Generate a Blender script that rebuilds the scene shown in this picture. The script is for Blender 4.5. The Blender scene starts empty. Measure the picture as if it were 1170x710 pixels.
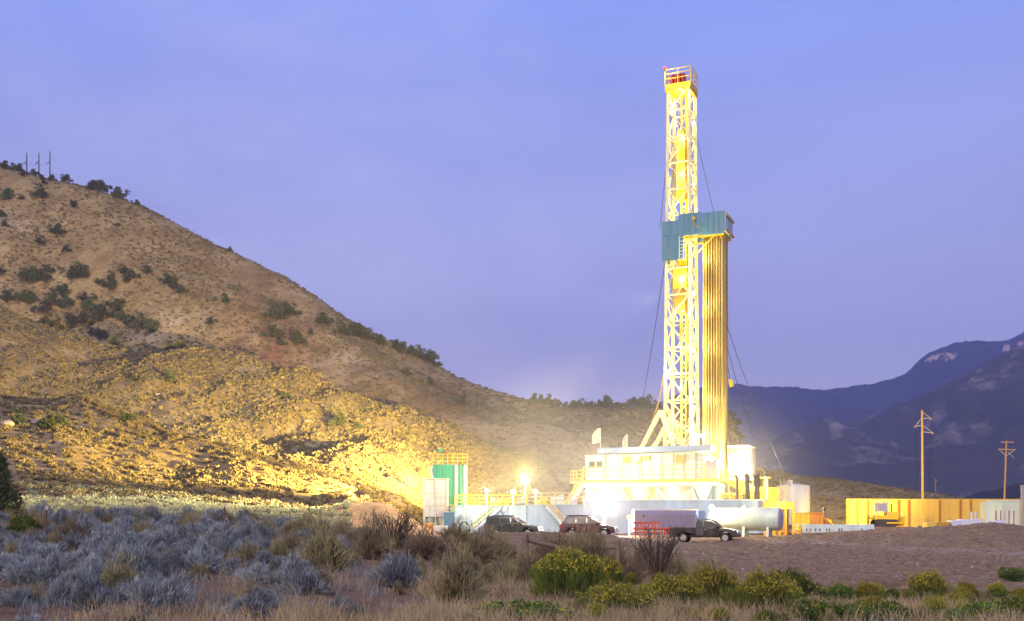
import bpy, bmesh, math, random
import numpy as np
from mathutils import Vector, Matrix, Euler

random.seed(11)
RNG = np.random.default_rng(11)
SC = bpy.context.scene
COL = SC.collection
F, HY, CX, CZ = 1250.0, 594.0, 585.0, 1.6      # focal length in photo pixels, horizon row, centre column, eye height


def W(x, y, Y):
    """photo column, photo row and a distance in metres -> a point in the world"""
    return Vector(((x - CX) * Y / F, Y, CZ + (HY - y) * Y / F))


# ------------------------------------------------------------------ materials
def mat(name, col, rough=0.7, metal=0.0, var=0.12, vscale=1.5, bump=0.0, bscale=20.0, dirt=0.0, dirtcol=(0.16, 0.11, 0.08), spec=0.4,
        coat=0.0, trans=0.0, objvar=0.0, streak=False):
    m = bpy.data.materials.new(name)
    m.use_nodes = True
    N, L = m.node_tree.nodes, m.node_tree.links
    b = N['Principled BSDF']
    b.inputs['Roughness'].default_value = rough
    b.inputs['Metallic'].default_value = metal
    b.inputs['Specular IOR Level'].default_value = spec
    b.inputs['Coat Weight'].default_value = coat
    geo = N.new('ShaderNodeNewGeometry')
    pos = geo.outputs['Position']
    if streak:
        mp = N.new('ShaderNodeMapping')
        mp.inputs['Scale'].default_value = (1, 1, 0.15)
        L.new(pos, mp.inputs['Vector'])
        pos = mp.outputs['Vector']
    no = N.new('ShaderNodeTexNoise')
    no.inputs['Scale'].default_value = vscale
    no.inputs['Detail'].default_value = 5
    no.inputs['Roughness'].default_value = 0.65
    L.new(pos, no.inputs['Vector'])
    hsv = N.new('ShaderNodeHueSaturation')
    hsv.inputs['Color'].default_value = (*col, 1)
    mr = N.new('ShaderNodeMapRange')
    mr.inputs['From Min'].default_value = 0.3
    mr.inputs['From Max'].default_value = 0.7
    mr.inputs['To Min'].default_value = 1 - var
    mr.inputs['To Max'].default_value = 1 + var
    L.new(no.outputs['Fac'], mr.inputs['Value'])
    val = mr.outputs['Result']
    if objvar:
        oi = N.new('ShaderNodeObjectInfo')
        m2 = N.new('ShaderNodeMapRange')
        m2.inputs['To Min'].default_value = 1 - objvar
        m2.inputs['To Max'].default_value = 1 + objvar
        L.new(oi.outputs['Random'], m2.inputs['Value'])
        mu = N.new('ShaderNodeMath')
        mu.operation = 'MULTIPLY'
        L.new(val, mu.inputs[0])
        L.new(m2.outputs['Result'], mu.inputs[1])
        val = mu.outputs['Value']
        m3 = N.new('ShaderNodeMapRange')
        m3.inputs['To Min'].default_value = 0.5 - objvar * 0.1
        m3.inputs['To Max'].default_value = 0.5 + objvar * 0.1
        L.new(oi.outputs['Random'], m3.inputs['Value'])
        L.new(m3.outputs['Result'], hsv.inputs['Hue'])
    L.new(val, hsv.inputs['Value'])
    out = hsv.outputs['Color']
    if dirt:
        n2 = N.new('ShaderNodeTexNoise')
        n2.inputs['Scale'].default_value = vscale * 0.7
        n2.inputs['Detail'].default_value = 7
        L.new(pos, n2.inputs['Vector'])
        r2 = N.new('ShaderNodeMapRange')
        r2.inputs['From Min'].default_value = 0.48
        r2.inputs['From Max'].default_value = 0.75
        r2.inputs['To Max'].default_value = dirt
        L.new(n2.outputs['Fac'], r2.inputs['Value'])
        mx = N.new('ShaderNodeMixRGB')
        mx.inputs['Color2'].default_value = (*dirtcol, 1)
        L.new(r2.outputs['Result'], mx.inputs['Fac'])
        L.new(out, mx.inputs['Color1'])
        out = mx.outputs['Color']
    L.new(out, b.inputs['Base Color'])
    if bump:
        n3 = N.new('ShaderNodeTexNoise')
        n3.inputs['Scale'].default_value = bscale
        n3.inputs['Detail'].default_value = 6
        L.new(geo.outputs['Position'], n3.inputs['Vector'])
        bp = N.new('ShaderNodeBump')
        bp.inputs['Strength'].default_value = 1.0
        bp.inputs['Distance'].default_value = bump
        L.new(n3.outputs['Fac'], bp.inputs['Height'])
        L.new(bp.outputs['Normal'], b.inputs['Normal'])
    if trans:
        t = N.new('ShaderNodeBsdfTranslucent')
        L.new(out, t.inputs['Color'])
        ms = N.new('ShaderNodeMixShader')
        ms.inputs['Fac'].default_value = trans
        L.new(b.outputs['BSDF'], ms.inputs[1])
        L.new(t.outputs['BSDF'], ms.inputs[2])
        L.new(ms.outputs['Shader'], N['Material Output'].inputs['Surface'])
    return m


def emit(name, col, strength):
    m = bpy.data.materials.new(name)
    m.use_nodes = True
    b = m.node_tree.nodes['Principled BSDF']
    b.inputs['Base Color'].default_value = (col[0] * 0.6, col[1] * 0.6, col[2] * 0.6, 1)
    b.inputs['Emission Color'].default_value = (*col, 1)
    b.inputs['Emission Strength'].default_value = strength
    return m


M = {
    'white_steel': mat('white_steel', (0.58, 0.58, 0.54), 0.5, var=0.06, dirt=0.35, streak=True),
    'mast_paint': mat('mast_paint', (0.72, 0.65, 0.38), 0.5, var=0.10, dirt=0.4, dirtcol=(0.3, 0.2, 0.08)),
    'yellow_paint': mat('yellow_paint', (0.75, 0.50, 0.03), 0.5, var=0.10, dirt=0.3),
    'ochre_paint': mat('ochre_paint', (0.42, 0.25, 0.03), 0.55, var=0.15, dirt=0.4),
    'blue_paint': mat('blue_paint', (0.075, 0.19, 0.28), 0.5, var=0.10, dirt=0.25, streak=True),
    'roof_blue': mat('roof_blue', (0.12, 0.20, 0.40), 0.5, var=0.10, dirt=0.25, streak=True),
    'tank_blue': mat('tank_blue', (0.22, 0.33, 0.50), 0.55, var=0.12, dirt=0.35, streak=True),
    'pale_blue': mat('pale_blue', (0.46, 0.58, 0.66), 0.5, var=0.07, dirt=0.3, streak=True),
    'pale_green': mat('pale_green', (0.52, 0.62, 0.55), 0.45, var=0.06, dirt=0.3, streak=True),
    'violet_grey': mat('violet_grey', (0.34, 0.33, 0.42), 0.5, var=0.06, dirt=0.3, streak=True),
    'trailer_violet': mat('trailer_violet', (0.20, 0.185, 0.27), 0.5, var=0.08, dirt=0.3, streak=True),
    'green_paint': mat('green_paint', (0.05, 0.36, 0.22), 0.5, var=0.12, dirt=0.3, streak=True),
    'dark_steel': mat('dark_steel', (0.06, 0.05, 0.05), 0.6, metal=0.3, var=0.2, dirt=0.3),
    'pipe_steel': mat('pipe_steel', (0.46, 0.36, 0.11), 0.42, metal=0.15, var=0.35, vscale=0.8, dirt=0.5, dirtcol=(0.12, 0.07, 0.03), streak=True, objvar=0.35),
    'cable': mat('cable', (0.045, 0.04, 0.04), 0.6, metal=0.4),
    'red_paint': mat('red_paint', (0.50, 0.07, 0.03), 0.5, var=0.15, dirt=0.3),
    'orange_paint': mat('orange_paint', (0.62, 0.26, 0.03), 0.55, var=0.12, dirt=0.3, streak=True),
    'wall_panel': mat('wall_panel', (0.62, 0.42, 0.08), 0.65, var=0.08, vscale=0.5, dirt=0.3, dirtcol=(0.4, 0.22, 0.05), streak=True),
    'wall_post': mat('wall_post', (0.36, 0.15, 0.02), 0.65, var=0.12),
    'grey_steel': mat('grey_steel', (0.32, 0.30, 0.32), 0.6, var=0.12, dirt=0.3),
    'wood_pole': mat('wood_pole', (0.26, 0.15, 0.07), 0.85, var=0.25, vscale=3, bump=0.01),
    'wood_post': mat('wood_post', (0.16, 0.12, 0.09), 0.9, var=0.3, vscale=6, bump=0.01, bscale=30),
    'rust': mat('rust', (0.16, 0.08, 0.05), 0.8, var=0.3, vscale=8),
    'glass_dark': mat('glass_dark', (0.025, 0.028, 0.025), 0.12, spec=0.12),
    'rubber': mat('rubber', (0.02, 0.02, 0.02), 0.85),
    'chrome': mat('chrome', (0.55, 0.55, 0.55), 0.25, metal=0.9),
    'car_green': mat('car_green', (0.045, 0.055, 0.035), 0.3, coat=0.6, dirt=0.35, dirtcol=(0.2, 0.15, 0.1), vscale=2),
    'car_maroon': mat('car_maroon', (0.10, 0.035, 0.035), 0.3, coat=0.6, dirt=0.35, dirtcol=(0.2, 0.13, 0.1), vscale=2),
    'car_black': mat('car_black', (0.03, 0.024, 0.02), 0.3, coat=0.6, dirt=0.4, dirtcol=(0.2, 0.14, 0.1), vscale=2),
    'head_glass': mat('head_glass', (0.75, 0.76, 0.8), 0.15, spec=0.8),
    'tail_glass': mat('tail_glass', (0.55, 0.05, 0.02), 0.2, spec=0.7),
    'bag_white': mat('bag_white', (0.55, 0.55, 0.68), 0.8, var=0.12, bump=0.03, bscale=4),
    'cloth_white': mat('cloth_white', (0.75, 0.66, 0.55), 0.9, trans=0.3),
    'bark': mat('bark', (0.13, 0.09, 0.06), 0.9, var=0.3, vscale=5),
    'juniper': mat('juniper', (0.058, 0.068, 0.026), 0.8, var=0.45, vscale=1.2, trans=0.15, objvar=0.35),
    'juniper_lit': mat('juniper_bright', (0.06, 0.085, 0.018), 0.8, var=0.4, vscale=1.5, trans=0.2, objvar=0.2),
    'sage': mat('sage_leaf', (0.235, 0.255, 0.265), 0.8, var=0.7, vscale=3.0, trans=0.2, objvar=0.3),
    'sage_dry': mat('sage_dry_leaf', (0.27, 0.215, 0.115), 0.85, var=0.45, vscale=2.2, trans=0.35, objvar=0.3),
    'rabbit': mat('rabbitbrush_leaf', (0.13, 0.15, 0.026), 0.8, var=0.45, vscale=2.5, trans=0.3, objvar=0.3),
    'rabbit_flower': mat('rabbitbrush_flower', (0.40, 0.32, 0.035), 0.8, var=0.35, vscale=3, trans=0.3, objvar=0.2),
    'leafy': mat('green_leaf', (0.075, 0.12, 0.02), 0.75, var=0.5, vscale=2.5, trans=0.25, objvar=0.25),
    'twig': mat('twig', (0.075, 0.055, 0.045), 0.9, var=0.35, vscale=4),
    'grass': mat('dry_grass_blade', (0.42, 0.315, 0.175), 0.85, var=0.35, vscale=1.3, trans=0.35),
    'clod': mat('clod', (0.20, 0.135, 0.10), 0.95, var=0.5, vscale=1.5, bump=0.03, bscale=9),
    'stone': mat('stone', (0.30, 0.24, 0.21), 0.9, var=0.3, vscale=2, bump=0.05, bscale=6),
    'lamp_lens': emit('lamp_lens', (1.0, 0.86, 0.45), 40.0),
    'lamp_lens_pink': emit('lamp_lens_pink', (1.0, 0.82, 0.85), 80.0),
    'beacon': emit('beacon_red', (1.0, 0.05, 0.03), 2.2),
    'car_lamp': emit('car_lamp', (0.8, 0.85, 1.0), 0.9),
}


# ------------------------------------------------------------------ mesh builder
class MB:
    def __init__(s):
        s.v, s.f = [], []

    def add(s, vs, fs):
        n = len(s.v)
        s.v += [tuple(p) for p in vs]
        s.f += [tuple(i + n for i in q) for q in fs]
        return s

    def hexa(s, p):      # eight points: bottom four anticlockwise, then top four
        return s.add(p, [(3, 2, 1, 0), (4, 5, 6, 7), (0, 1, 5, 4), (1, 2, 6, 5), (2, 3, 7, 6), (3, 0, 4, 7)])

    def box(s, x0, x1, y0, y1, z0, z1, T=None):
        p = [Vector(q) for q in ((x0, y0, z0), (x1, y0, z0), (x1, y1, z0), (x0, y1, z0), (x0, y0, z1), (x1, y0, z1), (x1, y1, z1), (x0, y1, z1))]
        if T is not None:
            p = [T(q) for q in p]
        return s.hexa(p)

    def bar(s, a, b, w, h=None):
        h = h or w
        a, b = Vector(a), Vector(b)
        d = (b - a).normalized()
        up = Vector((0, 0, 1)) if abs(d.z) < 0.95 else Vector((0, 1, 0))
        u = d.cross(up).normalized() * (w / 2)
        k = u.cross(d).normalized() * (h / 2)
        return s.hexa([a - u - k, a + u - k, a + u + k, a - u + k, b - u - k, b + u - k, b + u + k, b - u + k])

    def tube(s, a, b, r, r2=None, n=8, cap=True):
        r2 = r if r2 is None else r2
        a, b = Vector(a), Vector(b)
        d = (b - a).normalized()
        up = Vector((0, 0, 1)) if abs(d.z) < 0.95 else Vector((0, 1, 0))
        u = d.cross(up).normalized()
        k = u.cross(d).normalized()
        vs = []
        for c, rr in ((a, r), (b, r2)):
            for i in range(n):
                t = 2 * math.pi * i / n
                vs.append(c + u * (rr * math.cos(t)) + k * (rr * math.sin(t)))
        fs = [(i, (i + 1) % n, n + (i + 1) % n, n + i) for i in range(n)]
        if cap:
            fs += [tuple(range(n - 1, -1, -1)), tuple(range(n, 2 * n))]
        return s.add(vs, fs)

    def path(s, pts, r, n=6):
        for a, b in zip(pts[:-1], pts[1:]):
            s.tube(a, b, r, n=n)
        return s

    def lathe(s, prof, n=24, T=None):        # profile of (radius, height)
        vs, fs = [], []
        for r, z in prof:
            for i in range(n):
                t = 2 * math.pi * i / n
                q = Vector((r * math.cos(t), r * math.sin(t), z))
                vs.append(T(q) if T else q)
        for k in range(len(prof) - 1):
            for i in range(n):
                j = (i + 1) % n
                fs.append((k * n + i, k * n + j, k * n + n + j, k * n + n + i))
        fs.append(tuple(range(n - 1, -1, -1)))
        fs.append(tuple((len(prof) - 1) * n + i for i in range(n)))
        return s.add(vs, fs)

    def prism(s, prof, y0, y1, T=None, inset=0.0, insetz=0.0):   # (x, z) outline from y0 to y1
        n = len(prof)
        vs = [Vector((x, y0, z)) for x, z in prof] + [Vector((x, y1, z)) for x, z in prof]
        if T:
            vs = [T(q) for q in vs]
        fs = [tuple(range(n)), tuple(range(2 * n - 1, n - 1, -1))]
        fs += [(i, n + i, n + (i + 1) % n, (i + 1) % n) for i in range(n)]
        return s.add(vs, fs)

    def build(s, name, material, parent=None, smooth=False, bevel=0.0, seg=2):
        me = bpy.data.meshes.new(name)
        me.from_pydata([tuple(p) for p in s.v], [], s.f)
        bm = bmesh.new()
        bm.from_mesh(me)
        bmesh.ops.recalc_face_normals(bm, faces=bm.faces)
        if bevel:
            bmesh.ops.remove_doubles(bm, verts=bm.verts, dist=1e-5)
            ed = [e for e in bm.edges if len(e.link_faces) == 2 and e.calc_face_angle(0) > 0.45]
            bmesh.ops.bevel(bm, geom=ed, offset=bevel, segments=seg, affect='EDGES', profile=0.5, clamp_overlap=True)
        if parent is not None:
            off = world_loc(parent)
            bmesh.ops.translate(bm, verts=bm.verts, vec=-off)
        bm.to_mesh(me)
        bm.free()
        if smooth:
            me.polygons.foreach_set('use_smooth', [True] * len(me.polygons))
            try:
                me.set_sharp_from_angle(angle=math.radians(40))
            except Exception:
                pass
        me.materials.append(M[material] if isinstance(material, str) else material)
        o = bpy.data.objects.new(name, me)
        COL.objects.link(o)
        if parent is not None:
            o.parent = parent
        return o


def world_loc(o):
    v = Vector((0, 0, 0))
    while o is not None:
        v += Vector(o.location)
        o = o.parent
    return v


def tag(o, label=None, cat=None, group=None, kind=None):
    if label:
        o['label'] = label
    if cat:
        o['category'] = cat
    if group:
        o['group'] = group
    if kind:
        o['kind'] = kind
    return o


def thing(name, label, cat, loc=(0, 0, 0), group=None):
    o = bpy.data.objects.new(name, None)
    COL.objects.link(o)
    o.location = loc
    o.empty_display_size = 0.2
    return tag(o, label, cat, group)


def copy_tree(o, parent=None):
    c = o.copy()
    COL.objects.link(c)
    if parent is not None:
        c.parent = parent
    for ch in KIDS(o):
        copy_tree(ch, c)
    return c


def KIDS(o):
    return [x for x in o.children]


def mesh_np(name, V, Q, material, parent=None, smooth=False, matidx=None):
    """big mesh out of arrays: V (n,3), Q (m,4) or (m,3)"""
    me = bpy.data.meshes.new(name)
    V = np.asarray(V, dtype=np.float32)
    Q = np.asarray(Q, dtype=np.int32)
    k = Q.shape[1]
    me.vertices.add(len(V))
    me.vertices.foreach_set('co', V.ravel())
    me.loops.add(Q.size)
    me.loops.foreach_set('vertex_index', Q.ravel())
    me.polygons.add(len(Q))
    me.polygons.foreach_set('loop_start', np.arange(0, Q.size, k, dtype=np.int32))
    me.polygons.foreach_set('loop_total', np.full(len(Q), k, dtype=np.int32))
    me.update(calc_edges=True)
    if smooth:
        me.polygons.foreach_set('use_smooth', np.ones(len(Q), dtype=bool))
    for mm in (material if isinstance(material, (list, tuple)) else [material]):
        me.materials.append(M[mm] if isinstance(mm, str) else mm)
    if matidx is not None:
        me.polygons.foreach_set('material_index', np.asarray(matidx, dtype=np.int32))
    me.validate()
    o = bpy.data.objects.new(name, me)
    COL.objects.link(o)
    if parent is not None:
        o.parent = parent
    return o


# ------------------------------------------------------------------ noise
def _hash(i, j, s):
    n = (i * 374761393 + j * 668265263 + s * 1442695041) & 0xFFFFFFFF
    n = ((n ^ (n >> 13)) * 1274126177) & 0xFFFFFFFF
    return ((n ^ (n >> 16)) & 0xFFFF) / 65535.0


def vnoise(x, y, s=0):
    i, j = np.floor(x).astype(np.int64), np.floor(y).astype(np.int64)
    fx, fy = x - i, y - j
    fx, fy = fx * fx * (3 - 2 * fx), fy * fy * (3 - 2 * fy)
    a, b = _hash(i, j, s), _hash(i + 1, j, s)
    c, d = _hash(i, j + 1, s), _hash(i + 1, j + 1, s)
    return (a + (b - a) * fx) * (1 - fy) + (c + (d - c) * fx) * fy - 0.5


def fbm(x, y, o=4, s=0):
    t, a = 0, 1.0
    for k in range(o):
        t = t + a * vnoise(x * 2 ** k + 17.3 * k, y * 2 ** k - 9.1 * k, s + k)
        a *= 0.5
    return t


# ------------------------------------------------------------------ terrain: one height field seen from the roadside
def pchip(xk, yk, x):
    h = np.diff(xk)
    d = np.diff(yk) / h
    m = np.zeros_like(yk)
    for i in range(1, len(xk) - 1):
        if d[i - 1] * d[i] > 0:
            w1, w2 = 2 * h[i] + h[i - 1], h[i] + 2 * h[i - 1]
            m[i] = (w1 + w2) / (w1 / d[i - 1] + w2 / d[i])
    m[0], m[-1] = d[0], d[-1]
    k = np.clip(np.searchsorted(xk, x) - 1, 0, len(xk) - 2)
    t = (x - xk[k]) / h[k]
    t = np.clip(t, 0, 1)
    return (yk[k] * (2 * t ** 3 - 3 * t ** 2 + 1) + h[k] * m[k] * (t ** 3 - 2 * t ** 2 + t)
            + yk[k + 1] * (-2 * t ** 3 + 3 * t ** 2) + h[k] * m[k + 1] * (t ** 3 - t ** 2))


def smooth_interp(u, pts):
    xs = np.array([p[0] for p in pts], float)
    ys = np.array([p[1] for p in pts], float)
    return np.where(u < xs[0], ys[0], np.where(u > xs[-1], ys[-1], pchip(xs, ys, u)))


# near knots: distance, [(column, height relative to the eye)]
NEAR = [
    (1.0, [(0, -1.66)]),
    (18.0, [(0, -1.62), (500, -1.70), (1170, -1.75)]),
    (30.0, [(0, -1.20), (200, -1.25), (400, -1.60), (600, -2.0), (850, -2.35), (1170, -2.45)]),
    (48.0, [(0, -0.30), (150, -0.30), (300, -0.55), (400, -1.0), (500, -1.6), (600, -2.15), (720, -2.5), (850, -2.95), (1060, -3.0), (1170, -2.9)]),
    (62.0, [(0, 0.10), (150, 0.05), (300, -0.30), (400, -0.95), (500, -1.6), (600, -1.9), (850, -2.20), (960, -2.3), (1060, -2.2), (1165, -1.93), (1300, -1.8)]),
    (74.0, [(0, 0.50), (150, 0.45), (300, 0.0), (400, -0.8), (500, -1.3), (600, -1.10), (690, -1.25), (740, -1.7), (850, -1.82), (960, -1.70), (1060, -1.50), (1130, -1.15), (1170, -1.1), (1300, -1.2)]),
    (80.0, [(0, 0.72), (150, 0.65), (300, 0.17), (400, -0.65), (500, -1.2), (550, -0.92), (610, -0.86), (680, -1.0), (725, -1.5), (760, -1.72), (870, -1.74), (910, -1.55), (960, -1.25), (1060, -0.9), (1130, -0.5), (1170, -0.8), (1300, -1.2)]),
    (86.0, [(0, 0.95), (150, 0.85), (300, 0.35), (400, -0.5), (500, -1.6), (550, -1.42), (680, -1.45), (740, -1.70), (870, -1.66), (910, -1.15), (960, -0.95), (1060, -0.66), (1130, -0.30), (1170, -0.55), (1300, -1.2)]),
    (94.0, [(0, 1.3), (150, 1.25), (300, 0.7), (400, 0.4), (440, 0.2), (500, -1.6), (550, -1.42), (680, -1.45), (740, -1.6), (870, -1.6), (910, -1.3), (960, -1.0), (1060, -0.7), (1130, -0.42), (1170, -0.8), (1300, -1.5)]),
    (106.0, [(0, 2.0), (150, 1.9), (300, 1.0), (360, 0.7), (395, 1.5), (430, 1.7), (470, 0.2), (510, -1.6), (1300, -1.6)]),
]
FOOT = [(-300, 3.6, 118), (0, 3.3, 118), (150, 2.75, 118), (300, 1.6, 118), (370, 0.9, 118), (410, 1.1, 120), (440, 0.9, 122), (480, -1.0, 130), (520, -1.6, 160), (600, -1.6, 178), (1300, -1.6, 186)]
C_ = [(-300, 440, 210), (0, 455, 200), (130, 470, 190), (240, 490, 180), (330, 520, 165), (380, 541, 152), (410, 557, 147), (440, 568, 150), (480, 578, 170), (560, 598, 195), (650, 602, 200), (1300, 602, 200)]
B_ = [(-300, 330, 400), (0, 358, 390), (60, 378, 380), (120, 397, 370), (180, 402, 360), (240, 412, 350), (300, 425, 335), (360, 445, 320), (440, 465, 300), (500, 485, 285), (560, 502, 270),
      (600, 512, 262), (650, 526, 255), (700, 540, 252), (760, 552, 250), (850, 560, 250), (960, 574, 250), (1080, 586, 250), (1130, 590, 250), (1300, 593, 250)]
A_ = [(-300, 100, 600), (0, 190, 560), (60, 206, 550), (140, 230, 535), (200, 258, 520), (260, 290, 505), (320, 319, 490), (380, 355, 470), (440, 388, 450), (480, 406, 440), (520, 428, 430),
      (560, 444, 420), (610, 457, 405), (650, 464, 395), (700, 467, 385), (760, 465, 380), (810, 463, 375), (832, 470, 372), (843, 492, 368), (852, 520, 362), (862, 533, 355), (880, 539, 350), (960, 549, 340),
      (1080, 567, 330), (1130, 574, 330), (1200, 582, 330), (1450, 592, 330)]


def col3(u, P, i):
    return smooth_interp(u, [(p[0], p[i]) for p in P])


U = np.concatenate([np.arange(-1500, -60, 24.0), np.arange(-60, 1230, 2.5), np.arange(1230, 2700, 24.0)])
YR = np.exp(np.linspace(math.log(1.5), math.log(900), 600))
YR = np.concatenate([YR, [1000, 1200, 1600, 2400, 4000, 7400]])
fy, fz = col3(U, FOOT, 2), col3(U, FOOT, 1)
cy = col3(U, C_, 2)
cz = (HY - col3(U, C_, 1)) * cy / F
by = col3(U, B_, 2)
bz = (HY - col3(U, B_, 1)) * by / F
ay = col3(U, A_, 2)
az = (HY - col3(U, A_, 1)) * ay / F
nearz = [smooth_interp(U, kz) if len(kz) > 1 else np.full_like(U, kz[0][1]) for _, kz in NEAR]
wl = np.clip((470 - U) / 250, 0, 1)
Z = np.zeros((len(YR), len(U)))
for c in range(len(U)):
    ks = [(k[0], nz[c]) for k, nz in zip(NEAR, nearz)]
    ks.append((fy[c], fz[c]))
    ks.append((cy[c], cz[c]))
    ks.append((cy[c] + 0.2 * (by[c] - cy[c]), cz[c] - 4.0 * wl[c] + (1 - wl[c]) * 0.1 * (bz[c] - cz[c])))
    ks.append((by[c], bz[c]))
    ks.append((by[c] + 0.22 * (ay[c] - by[c]), bz[c] - 5.0 * wl[c] + (1 - wl[c]) * 0.08 * (az[c] - bz[c])))
    ks.append((by[c] + 0.7 * (ay[c] - by[c]), bz[c] + 0.62 * (az[c] - bz[c])))
    ks.append((ay[c], az[c]))
    ks.append((ay[c] + 120, az[c] - 25 - 0.15 * abs(az[c])))
    ks.append((1100.0, min(az[c] * 0.3, 10.0)))
    ks.append((7400.0, 0.0))
    xk = np.array([k[0] for k in ks])
    yk = np.array([k[1] for k in ks])
    Z[:, c] = pchip(xk, yk, YR)
XX = (U[None, :] - CX) * YR[:, None] / F
YY = np.repeat(YR[:, None], len(U), 1)
# relief
hillw = np.clip((YY - fy[None, :]) / 60, 0, 1) * np.clip((1000 - YY) / 300, 0, 1)
amp = hillw * np.clip((az[None, :]) / 60, 0.08, 1)
skyfade = 1 - 0.75 * np.exp(-((YY - ay[None, :]) / 60) ** 2)
gull = fbm((XX + 0.55 * YY) / 34, (YY - 0.3 * XX) / 130, 4, 3)
Z += amp * skyfade * (9.0 * gull + 3.0 * fbm(XX / 14, YY / 18, 4, 9))
Z += hillw * 0.5 * fbm(XX / 4, YY / 5, 3, 21)
nw = np.clip(1 - hillw, 0, 1) * np.clip((YY - 4) / 12, 0, 1) * np.clip((400 - YY) / 200, 0, 1)
padw = ((YY > 88) & (U[None, :] > 500)).astype(float)
nw = nw * (1 - 0.85 * padw)
Z += nw * (0.22 * fbm(XX / 3.0, YY / 3.0, 4, 31) + 0.07 * fbm(XX / 0.6, YY / 0.6, 3, 41))
bankw = np.clip((U[None, :] - 560) / 60, 0, 1) * np.exp(-((YY - 68) / 16) ** 4)
Z += bankw * (0.26 * fbm(XX / 1.1, YY / 1.6, 4, 51) + 0.30 * np.minimum(0, fbm(XX / 2.2, YY / 7, 3, 57)))
# gully cut at the toe of the bank
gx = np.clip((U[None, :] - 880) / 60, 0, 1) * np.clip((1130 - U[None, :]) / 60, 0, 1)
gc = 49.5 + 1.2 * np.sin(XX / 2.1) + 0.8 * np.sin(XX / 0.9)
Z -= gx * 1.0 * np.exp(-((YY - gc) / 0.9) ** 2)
# the track that climbs along the bank
TRK = [(842, 88.0), (900, 82.0), (960, 76.5), (1030, 71.5), (1100, 67.0), (1170, 63.0), (1400, 55.0)]
trky = smooth_interp(U, TRK)[None, :]
trkm = np.exp(-((YY - trky) / 2.4) ** 2) * np.clip((U[None, :] - 846) / 14, 0, 1)
trkz = smooth_interp(U, [(842, -1.68), (900, -1.72), (960, -1.74), (1030, -1.78), (1100, -1.86), (1170, -1.95), (1400, -2.0)])[None, :]
Z = Z * (1 - 0.75 * trkm) + trkz * 0.75 * trkm
Z -= 0.28 * np.exp(-((YY - trky - 2.6) / 1.0) ** 2) * np.clip((U[None, :] - 846) / 14, 0, 1)
# footpath between the spur and the mound
pathu = smooth_interp(YR, [(98, 345), (104, 365), (112, 385), (122, 398), (134, 405), (146, 410), (160, 404)])[:, None]
path_shade = np.exp(-((U[None, :] - pathu) / 6.0) ** 2) * np.clip((YY - 95) / 6, 0, 1) * np.clip((165 - YY) / 8, 0, 1)
Z -= 0.5 * path_shade
path_shade = np.maximum(path_shade, gx * np.exp(-((YY - gc - 0.4) / 0.9) ** 2))  # dark streak along the gully, painted as the shade of its undercut
ZW = Z + CZ


def th(X, Y):
    """ground height at a world point"""
    u = X / max(Y, 0.5) * F + CX
    r = np.interp(Y, YR, np.arange(len(YR)))
    c = np.interp(u, U, np.arange(len(U)))
    r0, c0 = int(min(r, len(YR) - 2)), int(min(c, len(U) - 2))
    a, b = r - r0, c - c0
    return float((ZW[r0, c0] * (1 - b) + ZW[r0, c0 + 1] * b) * (1 - a) + (ZW[r0 + 1, c0] * (1 - b) + ZW[r0 + 1, c0 + 1] * b) * a)


def hit(x, y, ymin=6.0, ymax=900.0):
    """where the sight line through a photo pixel meets the ground"""
    c = np.interp(x, U, np.arange(len(U)))
    c0 = int(min(c, len(U) - 2))
    b = c - c0
    zz = Z[:, c0] * (1 - b) + Z[:, c0 + 1] * b
    ray = (HY - y) * YR / F
    ok = np.where((zz >= ray) & (YR > ymin) & (YR < ymax))[0]
    if len(ok) == 0:
        return None
    Y = YR[ok[0]]
    return Vector(((x - CX) * Y / F, Y, CZ + zz[ok[0]]))


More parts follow.
